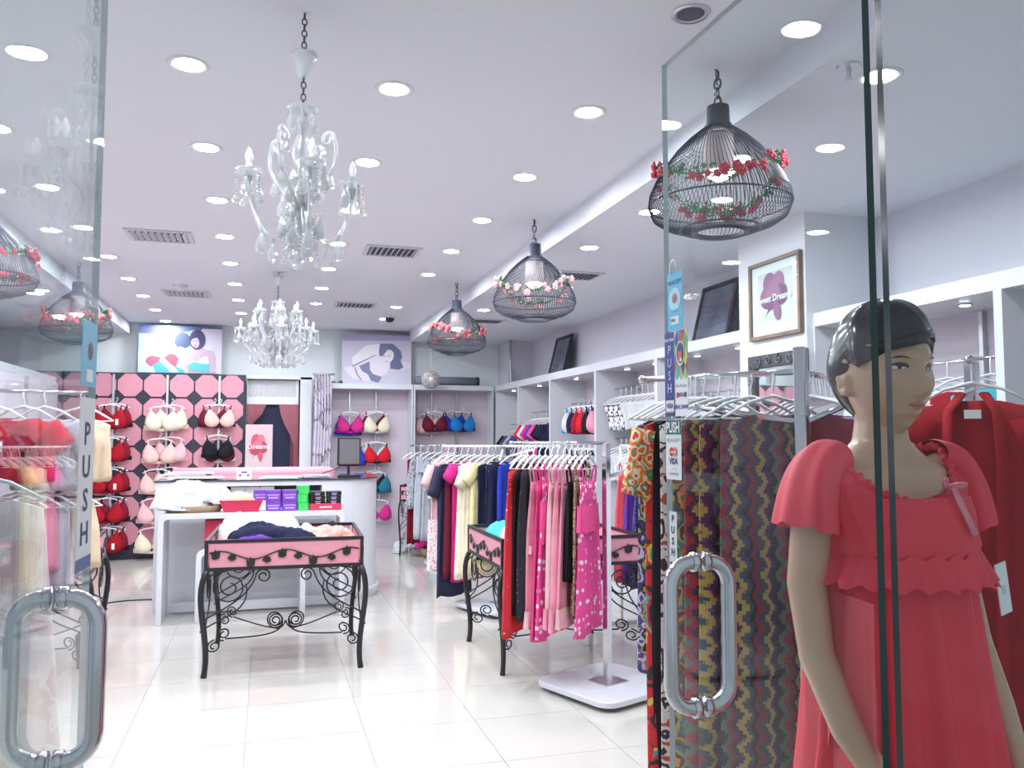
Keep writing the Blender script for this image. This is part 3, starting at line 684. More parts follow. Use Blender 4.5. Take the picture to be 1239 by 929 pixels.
# ================================================================= COUNTER
t = thing('sales_counter', 'tall white sales counter with one rounded end and dark glass top', 'counter', (0, 0, 0))
cnt_z = 1.15
def arc(cx, cy, r, a0, a1, n=10): return [(cx+r*math.cos(R(a0+(a1-a0)*k/n)), cy+r*math.sin(R(a0+(a1-a0)*k/n))) for k in range(n+1)]
outl = [(-.95, 8.0), (.55, 8.0)] + arc(.55, 8.52, .52, -90, 0)[1:] + [(1.07, 9.1), (-.95, 9.1)]
# body with an open recess in the front: right rounded block, left block, strips above and below the recess
right = [(.50, 8.0), (.55, 8.0)] + arc(.55, 8.52, .52, -90, 0)[1:] + [(1.07, 9.1), (.50, 9.1)]
MB().prism(right, 0, cnt_z).build('rounded_end', LAM, t)
MB().box(-.95, 8.0, 0, -.36, 9.1, cnt_z).build('side_block', LAM, t)
MB().box(-.36, 8.0, 1.105, .50, 9.1, cnt_z).build('upper_front', LAM, t)
MB().box(-.36, 8.0, 0, .50, 9.1, .80).build('lower_front', LAM, t)
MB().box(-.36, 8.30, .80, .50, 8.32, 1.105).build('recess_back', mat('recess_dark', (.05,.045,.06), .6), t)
ol = [(x+(.015 if x > 0 else -.015), y-.015 if y < 8.6 else y) for x, y in outl]
MB().prism(ol, cnt_z, cnt_z+.012).build('glass_top', mat('dark_glass_top', (.05,.05,.06), .1), t)
for k in range(3):
    rr = .53+.012*k
    MB().prism([(.50, 7.99-.012*k), (.55, 8.52-rr)] + arc(.55, 8.52, rr, -90, 0)[1:] + [(.50, 8.6)], .0+.035*k, .03+.035*k).build('base_ring', LAM, t)
bx_me = MB().box(0,0,0,.125,.15,.072).mesh('tissue_box', PAPER)
for i in range(3):
    for k in range(4):
        tag(inst(bx_me, 'tissue_box', None, (-.345+.13*i+(.03 if k % 2 else 0), 8.1, .80+.073*k)), 'small white box stacked in the counter recess', 'box', 'white boxes in the counter recess')
PINKROLL = mat('pink_upholstery', (.72,.30,.38), .6)
t = thing('padded_bench', 'long pink padded backrest behind the counter', 'bench', (0, 9.3, 0))
MB().box(-.95, 0, 0, .68, .30, 1.10).build('body', LAM, t); MB().tube([(-.95,.15,1.16),(.66,.15,1.16),(.72,.15,1.155)], [.085,.085,.05], 12, flat=.8).build('cushion', PINKROLL, t, True)
# on the counter
def slabs(name, label, cat, loc, w, d, n, m, jit=.02, th=.004, seed=1):
    rnd = random.Random(seed); t = thing(name, label, cat, loc)
    for k in range(n):
        o = MB().box(-w/2,-d/2,0,w/2,d/2,th).build('sheet', m, t); o.location = (rnd.uniform(-jit,jit), rnd.uniform(-jit,jit), th*k); o.rotation_euler = (0,0,rnd.uniform(-.2,.2))
ct = cnt_z+.013
slabs('papers', 'flat stack of white papers on the counter end', 'paper', (-.62, 8.18, ct), .42, .20, 6, PAPER, .05, .004)
slabs('magazines', 'thin pile of pale magazines on the counter', 'magazine', (-.72, 8.5, ct), .4, .26, 7, mat('pale_print', (.80,.74,.78), .4), .03, .008, 4)
slabs('receipt_book', 'mint and white papers on the counter middle', 'paper', (.12, 8.15, ct), .34, .18, 5, mat('mint_paper', (.66,.84,.80), .5), .03, .004, 6)
slabs('cloth_swatch', 'grey papers beside the monitor on the counter', 'paper', (.44, 8.22, ct), .26, .16, 5, mat('grey_paper', (.45,.45,.5), .5), .03, .006, 9)
t = thing('card_box', 'small white box with purple marks on the counter', 'box', (-.20, 8.09, ct)); MB().box(-.065,-.05,0,.065,.05,.09).build('carton', PAPER, t)
for dx, w in ((0,.05),(-.035,.02),(.035,.02)): MB().box(dx-w/2,-.052,.03 if w < .04 else .06,dx+w/2,-.0505,.05 if w < .04 else .075).build('printed_mark', PURPLE, t)
t = thing('monitor', 'black computer monitor turned away on the counter', 'monitor', (.78, 8.35, ct), R(8))
SCR = mat('monitor_screen', (.16,.16,.17), .3)
MB().box(-.115,-.012,.11,.115,.022,.385).build('housing', BLACK, t, bevel=.006); MB().box(-.10,-.0135,.125,.10,-.0125,.37).build('screen', SCR, t)
MB().tube([(0,.02,.02),(0,.02,.18)], .014, 8).build('neck', BLACK, t); MB().prism(rrect(.22,.15,.05), 0, .016).build('foot', BLACK, t)
MB().tube(bez((-.03,.02,.16),(-.12,.06,.02),(-.2,.1,.08),(-.26,.12,.008)), .005, 5).build('cable', BLACK, t, True)

# ================================================================= NESTED WHITE TABLES AND THEIR GOODS
def waterfall_table(label, x0, x1, y0, y1, h, th=.045):
    t = thing('nesting_table', label, 'table', ((x0+x1)/2, (y0+y1)/2, 0)); w = (x1-x0)/2; d = (y1-y0)/2; r = .06
    out = [(-w,0)] + arc(-w+r, h-r, r, 180, 90, 5) + arc(w-r, h-r, r, 90, 0, 5) + [(w,0)]
    inn = [(w-th,0)] + arc(w-th-r*.5, h-th-r*.5, r*.5, 0, 90, 5) + arc(-w+th+r*.5, h-th-r*.5, r*.5, 90, 180, 5) + [(-w+th,0)]
    poly = out + inn; n = len(out); k = len(poly)
    vs = [(x,-d,z) for x,z in poly] + [(x,d,z) for x,z in poly]; fs = []
    m = len(inn)
    for a in range(n-1):
        b0, b1 = k-1-min(a, m-1), k-1-min(a+1, m-1); fs.append((a, a+1, b1, b0)); fs.append((a+k, b0+k, b1+k, a+1+k))
    for a in range(k): fs.append((a, (a+1) % k, (a+1) % k+k, a+k))
    MB().add(vs, fs).build('shell', LAM, t, bevel=.004)
    MB().box(-w+th, d-.03, .02, w-th, d-.01, .10).build('stretcher', LAM, t)
    return t
waterfall_table('large white nesting table in front of the counter', -.86, .67, 7.46, 7.92, .91)
waterfall_table('small white nesting table tucked under the larger one', -.56, .34, 7.50, 7.88, .60)
def lump(w, d, h, seed, n=56, m=24, rough=.42, fq=11.):
    """a heap of crumpled cloth with a flat underside"""
    b = MB(); b.ball((0,0,0), 1, n=n, m=m); out = []
    for v in b.v:
        p = Vector(v); nz = noise.noise(p*1.7+Vector((seed*3.1,0,0))) * rough + (1-abs(noise.noise(p*fq*.35+Vector((0,seed*1.7,0))))*2) * rough*.38 + (1-abs(noise.noise(p*6.5+Vector((seed*.9,seed,0))))*2.4)*.10
        q = p*(1+nz*.5); z = q.z*h if q.z > 0 else q.z*h*.06
        sx = 1 if abs(q.x) < 1 else .96
        out.append((q.x*w/2*sx*(abs(p.x)**.0), q.y*d/2, max(0, z+h*.05)))
    b.v = out; return b
def heap(name, label, cat, loc, pieces, group=None, rz=0):
    """pieces: (name, material, w, d, h, dx, dy, dz, seed)"""
    t = thing(name, label, cat, loc, rz, group)
    for nm, m, w, d, h, dx, dy, dz, sd in pieces: lump(w, d, h, sd).build(nm, m, t, True, (dx, dy, dz))
    return t
zt = .912
_sb = MB()
for _k in range(9): _sb.add([(-.055+.012*_k,0,-.008),(-.048+.012*_k,0,-.008),(-.045+.012*_k,0,.006+.004*(_k % 4 == 0)),(-.052+.012*_k,0,.006+.004*(_k % 4 == 0))], [(0,1,2,3)])
scrib_me = _sb.mesh('printed_mark', WTX)
t = thing('serving_tray', 'low brown woven tray under white folded clothes', 'tray', (-.60, 7.66, zt))
MB().lathe([(0,0),(.22,0),(.245,.055),(.235,.055),(.21,.012),(0,.012)], n=24).xf(Matrix.Diagonal((1,.62,1,1))).build('tray', BROWN, t, True)
for i, (w, d, h, dx, dy, dz, s) in enumerate(((.44,.28,.13,-.07,0,.02,1),(.36,.24,.15,-.06,.02,.10,2),(.34,.2,.14,.15,.0,.08,3),(.26,.18,.10,-.20,-.04,.03,9))):
    tag(lump(w,d,h,s).build('folded_cloth', c_white, None, True, (-.60+dx, 7.66+dy, zt+dz)), ['white crumpled garment lying lowest in the brown tray','white puffy garment on top of the tray pile','white garment with a pointed edge on the tray pile','white garment spilling over the tray rim'][i], 'clothing', 'white garments in the brown tray')
t = thing('open_red_box', 'open red box holding beige clothes', 'box', (-.205, 7.62, zt))
b = MB(); b.add([(-.14,-.09,0),(.14,-.09,0),(.14,.09,0),(-.14,.09,0),(-.18,-.12,.10),(.18,-.12,.10),(.18,.12,.10),(-.18,.12,.10),(-.165,-.105,.10),(.165,-.105,.10),(.165,.105,.10),(-.165,.105,.10),(-.13,-.08,.01),(.13,-.08,.01),(.13,.08,.01),(-.13,.08,.01)],
    [(0,1,5,4),(1,2,6,5),(2,3,7,6),(3,0,4,7),(0,3,2,1),(4,5,9,8),(5,6,10,9),(6,7,11,10),(7,4,8,11),(8,9,13,12),(9,10,14,13),(10,11,15,14),(11,8,12,15),(12,13,14,15)]).build('carton', RED, t)
tag(lump(.29,.17,.13,5).build('folded_cloth', c_beige, None, True, (-.215,7.62,zt+.02)), 'beige clothes heaped in the open red box', 'clothing')
pk = MB().prism(rrect(.125,.12,.02,3), 0, .088); pk_me = pk.mesh('pack', PURPLE); pg_me = MB().prism(rrect(.10,.12,.025,3), 0, .07).mesh('pack', GREEN)
pl_me = MB().box(-.04,-.0605,.02,.04,-.0602,.03).box(-.05,-.0605,.045,.05,-.0602,.052).mesh('printed_mark', pmat(S(200,180,230)))
def pack(me, label, loc, group, rz=0, mark=True, sc=(1,1,1)):
    t = thing('soft_pack', label, 'package', loc, rz, group); inst(me, 'wrapper', t, sc=sc)
    if mark: inst(pl_me, 'printed_mark', t, sc=sc)
for i in range(3):
    for k in range(2):
        if i == 0 and k == 0: continue
        pack(pk_me, ['purple pack peeking out behind the open red box','purple pack next to the open red box, lower one','purple pack next to the open red box, upper one','purple pack next to the green packs, lower one','purple pack next to the green packs, upper one'][max(0,i*2-1+k) if i else 0], (-.075+.135*i if i else -.045, 7.58+(.06 if i == 0 else 0), zt+.09*k), 'purple packs', .03*(i-k))
for k in range(3): pack(pg_me, f'bright green pack, {["lowest","middle","topmost"][k]} of three beside the purple packs', (.31, 7.59, zt+.072*k), 'green packs', (.1,-.12,.2)[k], False)
t = thing('flat_red_box', 'flat red box under shiny black packs', 'box', (.505, 7.60, zt)); MB().box(-.135,-.1,0,.135,.1,.055).build('carton', RED, t, bevel=.003)
inst(scrib_me, 'printed_mark', t, (0,-.101,.027))
bp = MB().prism(rrect(.13,.15,.015,3), 0, .032); bp_me = bp.mesh('wrapper', BPACK)
for k in range(6):
    t = thing('black_pack', f'shiny black pack, {["lowest","middle","topmost"][k//2]} in the stack {["beside the green packs","farther from the green packs"][k % 2]}', 'package', (.435+.142*(k % 2), 7.60, zt+.056+.036*(k//2)), random.Random(k).uniform(-.06,.06), 'black packs'); inst(bp_me, 'wrapper', t); inst(pl_me, 'printed_mark', t, (0,-.016,-.01), sc=(.5,1,.6))
for i, x in enumerate((-.28, .11)):
    for k in range(2):
        t = thing('red_carton', ['red carton on the small nesting table, left column','red carton on the small nesting table, far column'][i] + [', lower one',', upper one'][k], 'box', (x-.05, 7.69, .602+.12*k))
        MB().box(-.17,-.12,0,.17,.12,.118).build('carton', RED, t, bevel=.003)
        if k: inst(scrib_me, 'printed_mark', t, (0,-.121,.085))

# ================================================================= IRON TABLES
def iron_table(label, loc, rz=0):
    t = thing('iron_table', label, 'table', loc, rz, 'black iron display tables')
    w, d, zt, za = .50, .47, .87, .69
    MB().box(-w+.02,-d+.02,za+.012,w-.02,d-.02,za+.024).build('tray_bottom', PINK, t)
    vine = None
    for s in (-1, 1):
        p = MB().box(-w+.022, s*d-.006, za+.012, w-.022, s*d+.006, zt-.012).build('side_panel', PINK, t)
        q = MB().box(s*w-.006, -d+.022, za+.012, s*w+.006, d-.022, zt-.012).build('end_panel', PINK, t)
        # leafy iron vine on the panel
        def vine_mesh(L, n):
            m = MB(); pts = []
            for i in range(49):
                a = i/48; pts.append((-L+2*L*a, 0, (za+zt)/2+.028*math.sin(a*2*PI*n+.6)))
            m.tube(pts, .0045, 5); lf = []
            for k in range(int(n*4)):
                i = int(48*(k+.5)/(n*4)); x, _, z = pts[i]; dn = -1 if k % 2 else -.3
                if k % 2:
                    lf.append(MB().prism([(x-.03,z-.03),(x-.01,z-.006),(x+.02,z-.012),(x+.028,z-.035),(x+.0,z-.05)], -.004, .004, Matrix.Rotation(PI/2,4,'X')))
                else:
                    lf.append(MB().prism([(x-.026,z-.045),(x-.03,z+.0),(x-.014,z-.014),(x-.004,z+.016),(x+.01,z-.012),(x+.028,z+.008),(x+.022,z-.042),(x-.002,z-.052)], -.004, .004, Matrix.Rotation(PI/2,4,'X')))
            return m, lf
        m, lf = vine_mesh(w-.02, 2.3); vo = m.build('vine', IRON, p, True, (0, s*(d+.012), 0))
        for l in lf: l.build('leaf', IRON, p, False, (0, s*(d+.012), 0))
        m, lf = vine_mesh(d-.03, 2.3); vo = m.build('vine', IRON, q, True, (s*(w+.012), 0, 0)); vo.rotation_euler.z = PI/2
        for l in lf:
            o = l.build('leaf', IRON, q, False, (s*(w+.012), 0, 0)); o.rotation_euler.z = PI/2
    b = .011
    fr = MB()
    for z in (zt, za):
        for s in (-1, 1):
            fr.box(-w-b, s*d-b, z-b, w+b, s*d+b, z+b); fr.box(s*w-b, -d+b, z-b, s*w+b, d-b, z+b)
    for sx in (-1, 1):
        for sy in (-1, 1): fr.box(sx*w-b, sy*d-b, za+b, sx*w+b, sy*d+b, zt-b)
    fr.build('frame', IRON, t)
    for sx in (-1, 1):
        for sy in (-1, 1):
            kx, ky = sx*.7, sy*.7
            pts = bez((sx*(w-.01), sy*(d-.01), za), (sx*w+kx*.12, sy*d+ky*.12, .52), (sx*w-kx*.06, sy*d-ky*.06, .25), (sx*(w+.0), sy*(d+.0), 0), 14)
            MB().tube(pts, [.019]*13+[.018,.020], 6).build('leg', IRON, t, True)
    rr = .0055
    for sy in (-1, 1):       # scrolls under the long aprons
        for sx in (-1, 1):
            y = sy*(d-.005); P = lambda q: [(sx*x, y, z) for x, z in q]
            big = spiral((w-.15, za-.12), .115, 2.0, PI/2, -1, r1=.22); sm = spiral((w-.36, za-.055), .05, 1.5, 0, 1, r1=.3)
            m = MB().tube(P(big), rr, 5).tube(P(bez((w-.25,za-.10),(w-.3,za-.3),(w-.05,za-.32),(w+.03,za-.40))), rr, 5).tube(P(sm), rr, 5)
            m.tube(P(bez((w-.31,za-.055),(w-.26,za-.2),(w-.12,za-.25),(w+.02,za-.33))), rr, 5).tube(P(bez((w-.15,za-.005),(w-.05,za-.01),(w+.01,za-.06),(w+.03,za-.12))), rr, 5)
            m.build('apron_scroll', IRON, t, True)
    for sx in (-1, 1):
        for sy in (-1, 1):
            x = sx*(w-.005); P = lambda q: [(x, sy*yy, z) for yy, z in q]
            m = MB().tube(P(spiral((d-.15, za-.12), .11, 2.0, PI/2, -1, r1=.22)), rr, 5).tube(P(bez((d-.25,za-.10),(d-.3,za-.3),(d-.05,za-.3),(d+.02,za-.38))), rr, 5)
            m.build('end_scroll', IRON, t, True)
    zs = .215                 # X stretcher with a pair of spirals in the middle and small ones at the legs
    for sx in (-1, 1):
        m = MB()
        for sy in (-1, 1):
            m.tube([(sx*x, sy*yy, zz) for x, yy, zz in bez((.02,0,zs+.03),(.02,.02,zs-.06),(.12,.12,zs-.05),(w-.12,d-.12,zs))], rr, 5)
            for (cx, cz, rad, sg) in ((w-.11, zs+.035, .042, 1), (w-.055, zs-.03, .042, -1)):
                k = (d-.02)/(w-.02)
                m.tube([(sx*x, sy*x*k, z) for x, z in spiral((cx, cz), rad, 1.5, -PI/2*sg, sg, r1=.35)], rr, 5)
        m.tube([(sx*x, 0, z) for x, z in spiral((.07, zs+.03), .05, 1.8, PI, -1, r1=.3)], rr, 5)
        m.tube([(sx*x, .03*(x-.02)/.05, z) for x, z in spiral((.07, zs+.03), .068, 1.2, PI, 1, r1=.6)], rr, 5)
        m.build('stretcher', IRON, t, True)
    return t
tb1 = iron_table('black scrolled iron table with pink tray in front of the white nesting tables', (.148, 6.24, 0))
tb1.rotation_euler.z = R(-2)
def table_copy(label, loc, rz=0):
    c = copy_tree(tb1); c.location = loc; c.rotation_euler.z = rz; c['label'] = label; return c
table_copy('black scrolled iron table with pink tray behind the pink dress rack', (2.0, 5.77, 0), 0)
table_copy('black scrolled iron table with pink tray behind the opposite door glass', (-1.60, 6.25, 0), R(4))
t4 = table_copy('black iron table with pink panels under bags by the niche wall', (2.05, 11.05, 0), R(-25)); t4.scale = (.55,.55,1.05)
# clothes lying in the trays
tr = .72
heap('folded_lingerie', 'white folded lingerie piled high in the first pink tray', 'clothing', (-.10, 6.30, tr), [('fold', c_white, .48,.42,.16,0,.06,0,1), ('fold', c_white, .30,.34,.17,-.08,.08,.09,2), ('fold', c_white,.36,.30,.17,.17,.06,.10,3), ('fold', c_palepink,.20,.20,.15,-.13,-.16,.01,4)])
heap('navy_garment', 'navy and purple garment lying before the white lingerie in the tray', 'clothing', (.0, 5.96, tr+.04), [('fold', c_navy, .46,.22,.19,-.03,0,0,5), ('fold', c_navy, .36,.2,.15,.17,0,0,51), ('fold', c_purple, .40,.16,.13,-.04,-.06,0,6)])
heap('lace_panties', 'peach and black lace panties spread in the first pink tray', 'clothing', (.42, 6.24, tr), [('fold', c_peach,.34,.34,.17,-.05,-.16,0,7), ('fold', c_black,.40,.24,.14,.0,.10,0,8), ('fold', c_peach,.30,.24,.18,.05,-.18,0,9), ('fold', c_grey,.24,.2,.18,-.14,-.06,0,10), ('fold', c_black,.24,.18,.17,.06,.08,0,12)])
heap('folded_shirts', 'turquoise and white tops folded in the tray behind the pink dresses', 'clothing', (1.72, 5.85, tr), [('fold', c_teal2,.36,.5,.17,-.02,.1,0,11), ('fold', c_white,.36,.4,.17,.04,-.12,.02,12), ('fold', c_grey,.24,.3,.15,.2,-.16,.02,13)])
heap('tray_cloth', 'pale pink cloth lying in the tray across the shop', 'clothing', (-1.55, 6.4, tr), [('fold', c_palepink,.5,.4,.15,0,0,0,21), ('fold', c_blush,.3,.3,.16,.2,-.1,.02,22)])
heap('handbags', 'dark purple bags piled on the iron table by the niche', 'bag', (2.05, 11.02, .93), [('bag', c_navy,.30,.24,.13,0,0,0,31), ('bag', c_purple,.2,.2,.16,.08,-.02,.02,32)])
heap('shoe_heap', 'heap of black, magenta and teal slippers under the small iron table', 'shoes', (2.02, 10.80, .12), [('slipper', c_magenta,.22,.2,.34,-.08,0,0,41), ('slipper', c_white,.16,.2,.36,-.18,.03,0,42), ('slipper', c_black,.26,.22,.44,-.02,.08,0,43), ('slipper', c_teal2,.26,.2,.22,.16,-.04,0,44), ('slipper', c_purple,.22,.2,.24,.34,0,0,45)])
t = thing('wicker_basket', 'low brown basket on the floor by the niche wall', 'basket', (2.10, 10.72, 0)); MB().lathe([(0,0),(.15,0),(.17,.11),(.16,.11),(.14,.01),(0,.01)], n=18).build('basket', BROWN, t, True); MB().tube([(.165*math.cos(2*PI*k/18), .165*math.sin(2*PI*k/18), .11) for k in range(19)], .01, 5, False).build('rim', BROWN, t, True)
t = thing('blue_bag', 'dark blue carrier bag standing by the opposite iron table', 'bag', (-1.14, 6.30, 0)); MB().add([(-.06,-.05,0),(.06,-.05,0),(.06,.05,0),(-.06,.05,0),(-.075,-.05,.22),(.075,-.05,.22),(.075,.05,.22),(-.075,.05,.22)], [(0,3,2,1),(0,1,5,4),(1,2,6,5),(2,3,7,6),(3,0,4,7)]).build('sack', mat('navy_bag', (.012,.02,.09), .5), t)
MB().tube(bez((-.04,-.045,.21),(-.04,-.05,.30),(.04,-.05,.30),(.04,-.045,.21)), .005, 5).build('handle', BLACK, t)
tag(MB().tube([(-1.5,8.35,.006)]+bez((-1.4,8.6,.006),(-1.2,8.75,.006),(-1.0,8.6,.006),(-.84,8.70,.006),14)+[(-.6,8.75,.006)], .007, 5).build('floor_cable', BLACK, None, True), 'black cable lying on the floor beside the counter', 'cable')
t = thing('white_bundle', 'small white bag on the floor past the counter end', 'bag', (1.75, 11.25, 0)); lump(.2,.2,.14,61).build('sack', c_white, t, True); MB().tube([(0,0,.13),(.02,0,.18)], .012, 6).build('knot', c_grey, t)

# ================================================================= GARMENTS
hk = MB().tube([(0,.016,-.012),(0,.02,.004),(0,.012,.018),(0,0,.022),(0,-.012,.018),(0,-.016,.0),(0,0,-.03),(0,0,-.06)], .0042, 5)
hk.tube([(-.185,0,-.135),(-.09,0,-.082),(0,0,-.058),(.09,0,-.082),(.185,0,-.135)], [.007,.010,.012,.010,.007], 6, flat=.6).tube([(-.185,0,-.135),(0,0,-.142),(.185,0,-.135)], .004, 5)
hanger_me = hk.mesh('hanger', HANGER, True)
hanger_cl = hk.mesh('hanger', CLEARH, True)
def body_mesh(w, w2, L, th, n=36, rows=15, seed=0, top=-.105, slope=.055, fold=.014, nf=5, waist=1.0, neck=.055):
    rnd = random.Random(seed); ph = rnd.random()*6; ph2 = rnd.random()*6; rg = []
    for i in range(rows):
        t = i/(rows-1); te = t**.8
        hw = (w + (w2-w)*te)/2
        if waist < 1: hw *= 1-(1-waist)*math.exp(-((t-.3)/.16)**2)
        hd = th*(.35+.65*min(1, t*4))*(1+.5*t)
        ring = []
        for k in range(n):
            a = 2*PI*k/n; c, s = math.cos(a), math.sin(a)
            x = hw*(abs(c)**.85)*(1 if c >= 0 else -1); y = hd*s
            am = fold*min(1, t*2.5)
            y += am*math.sin(nf*2*PI*(x/hw)*.5+ph+t*1.5)*(1 if s >= 0 else .7); x += am*.7*math.sin(3*a+ph2+t*2)
            zt0 = top - slope*(abs(x)/(w/2))**1.2 if w > 0 else top
            if i == 0 and abs(x) < neck: zt0 -= .03*(1-(abs(x)/neck)**2)
            zb = top-L+.012*math.sin(4*a+ph)
            ring.append((x, y, zt0+(zb-zt0)*t))
        rg.append(ring)
    return MB().loft(rg)
def sleeve_mesh(w, sl, r0=.075, r1=.06, out=.10, top=-.13):
    rg = []
    for s in (0,):
        for i in range(7):
            t = i/6; cx = w/2*.82+out*t; cz = top-.05-sl*t; r = r0+(r1-r0)*t
            dx, dz = out, -sl; l = math.hypot(dx, dz); nx, nz = -dz/l, dx/l
            rg.append([(cx+nx*r*math.cos(2*PI*k/12), .55*r*math.sin(2*PI*k/12)*(1+.1*math.sin(k*2.)), cz+nz*r*math.cos(2*PI*k/12)) for k in range(12)])
    return MB().loft(rg)
GN = [0]
def garment(name, label, loc, phi, m, L=1.0, w=.38, w2=.46, th=.022, sleeve=0., straps=False, hem=None, trim=None, group=None, waist=1., fold=.014, tagged=False, hanger=True, sc=1., clear=False, ruffle=None, tilt=0., cat=None, sl_out=.10, drop=.0, sm=None):
    """hangs from loc (on a rail whose direction is phi); its face is square to the rail"""
    GN[0] += 1
    t = thing(name, label, cat or 'clothing', loc, phi-PI/2, group); t.scale = (sc,)*3
    if tilt: t.rotation_euler.y = tilt
    top = -.215-drop if straps else -.105
    body_mesh(w*(.86 if straps else 1), w2, L-(.11+drop if straps else 0), th, seed=GN[0], top=top, slope=.0 if straps else .055, fold=fold, waist=waist).build('body', m, t, True)
    if straps:
        for s in (-1, 1): MB().tube([(s*.14,0,-.10),(s*.13,-.012,-.16),(s*.11,-.012,top-.01)], .007, 4).tube([(s*.14,0,-.10),(s*.13,.012,-.16),(s*.11,.012,top-.01)], .007, 4).build('strap', trim or m, t)
    if sleeve:
        s0 = sleeve_mesh(w, sleeve, out=sl_out); me = s0.mesh('sleeve', sm or m, True); inst(me, 'sleeve', t)
        MB_ = MB(); MB_.v = [(-x, y, z) for x, y, z in s0.v]; MB_.f = s0.f; inst(MB_.mesh('sleeve', sm or m, True), 'sleeve', t)
    def band(z, h, ww, amp, mm, nm):
        rg = []
        for i in range(3):
            rg.append([((ww/2+.006+amp*i*.3)*math.cos(2*PI*k/40), (th*1.5+.012+amp*i*.3)*math.sin(2*PI*k/40)+amp*i*.35*math.sin(9*2*PI*k/40), z-h*i/2+amp*.3*math.sin(7*2*PI*k/40)) for k in range(40)])
        MB().loft(rg, caps=False).build(nm, mm, t, True)
    if hem: band(-.105-L+hem[1], hem[1], w2+.01, .012, hem[0], 'hem_frill')
    if ruffle: band(ruffle[1], ruffle[2], w*.92+(w2-w)*.2, .012, ruffle[0], 'ruffle')
    if hanger: inst(hanger_cl if clear else hanger_me, 'hanger', t)
    if tagged: inst(tag_me, 'price_tag', t, (w*.3, -th*2-.012, -.25))
    return t

def rack(label, x, y, rot, z, arms, base=True, pole_mat=CHROME, base_size=.68, arm_mat=CHROME, slopes=(), top=None):
    t = thing('clothes_rack', label, 'clothes rack', (x, y, 0), 0, 'clothes racks')
    if base:
        o = MB().prism(rrect(base_size, base_size, .10), .025, .06).build('base_board', LAM, t, bevel=.006); o.rotation_euler.z = rot
        o = MB().box(-.09,-.09,.06,.09,.09,.066).build('pole_plate', STEEL, t); o.rotation_euler.z = rot
        for sx in (-1,1):
            for sy in (-1,1):
                c, s = math.cos(rot), math.sin(rot); px, py = sx*base_size*.36, sy*base_size*.36
                MB().lathe([(0,0),(.02,0),(.02,.025),(0,.025)], (px*c-py*s, px*s+py*c, 0), 8).build('caster', BLACK, t)
    o = MB().box(-.02,-.02,.06 if base else 0,.02,.02,top or z).build('pole', pole_mat, t, bevel=.003); o.rotation_euler.z = rot
    for phi, L in arms:
        c, s = math.cos(phi), math.sin(phi)
        MB().tube([(0,0,z),(c*L,s*L,z)], .011, 8).ball((c*L,s*L,z), .016, n=8, m=6).build('arm', arm_mat, t, True)
    for phi, L, z0, z1 in slopes:
        c, s = math.cos(phi), math.sin(phi); MB().tube([(0,0,z0),(c*L,s*L,z1)], .011, 8).ball((c*L,s*L,z1), .014, n=8, m=6).build('slanted_arm', arm_mat, t, True)
    return t
WARM = mat('white_metal', (.80,.80,.84), .3)
def on_arm(rk, phi, d, z): return (rk[0]+math.cos(phi)*d, rk[1]+math.sin(phi)*d, z-.022)

polka = dots('pink_polka', (.80,.06,.30), (.88,.70,.78), 24., .36)
spark = dots('black_sparkle', (.012,.012,.018), (.55,.5,.5), 60., .10)
goldred = dots('red_gold_fleck', (.58,.02,.03), (.75,.55,.25), 26., .16)
navydot = dots('navy_dot', (.012,.014,.05), (.5,.5,.6), 30., .14)
leop = floral('brown_print', [(.10,.04,.02),(.45,.28,.18),(.03,.02,.02),(.60,.42,.30)], 40.)
bluefl = floral('dark_blue_print', [(.03,.02,.10),(.02,.02,.05),(.06,.12,.30),(.10,.03,.20)], 26.)
greyprint = floral('grey_lace_print', [(.45,.47,.52),(.08,.08,.10),(.50,.52,.58),(.38,.40,.45)], 34.)
pinkfl = floral('pink_white_print', [(.84,.70,.72),(.84,.72,.74),(.60,.25,.35),(.86,.74,.76)], 30.)

# ---- rack A: pinks, polka dots, black and red
A = (2.03, 4.80); phA = R(155); zA = 1.515
rack('white based clothes rack full of pink dresses', *A, R(22), zA, [(phA, .60)], slopes=[(R(-20), .34, 1.30, 1.42)], base_size=.66)
gA = [('hot pink polka dot dress hanging next to the chrome pole', polka, 1.03,.34,.50, dict(straps=True, ruffle=(c_hot,-.36,.16))),
      ('brown and black print dress between the polka dress and pale pinks', leop, .92,.34,.40, dict(straps=True)),
      ('black strappy dress between the brown print and pale pinks', c_black, .70,.34,.40, dict(straps=True)),
      ('pale pink satin nightdress beside the black strappy dress', c_pink, .98,.34,.44, dict(straps=True, hem=(c_palepink,.12))),
      ('pale pink nightdress in the middle of the pink row', c_pink, 1.0,.34,.46, dict(straps=True, hem=(c_pink,.14))),
      ('pale pink nightdress with frilled hem beside the polka skirt', c_palepink, .98,.34,.44, dict(straps=True, hem=(c_pink,.12))),
      ('hot pink gathered dress with polka dot skirt', polka, 1.05,.34,.48, dict(straps=True, ruffle=(c_hot,-.33,.26))),
      ('magenta dress tucked beside the gathered polka dress', c_hot, 1.06,.36,.46, dict(straps=True)),
      ('pink lace nightdress next to the black sparkling gown', c_pink, .98,.34,.44, dict(straps=True, hem=(c_palepink,.10), ruffle=(c_palepink,-.60,.05))),
      ('black sparkling gown on the pink dress rack', spark, .93,.40,.50, dict(sleeve=.0)),
      ('black and grey robe behind the sparkling gown', c_black, .90,.40,.46, dict(sleeve=.0)),
      ('long red gown with gold flecks at the end of the pink rack', goldred, 1.03,.42,.56, dict(sleeve=.0))]
for i, (lab, m, L, w, w2, kw) in enumerate(gA):
    garment('dress', lab, on_arm(A, phA, .115+.038*i, zA), R(140), m, L, w, w2, group='dresses on the pink rack', th=.016, cat='dress', **kw)
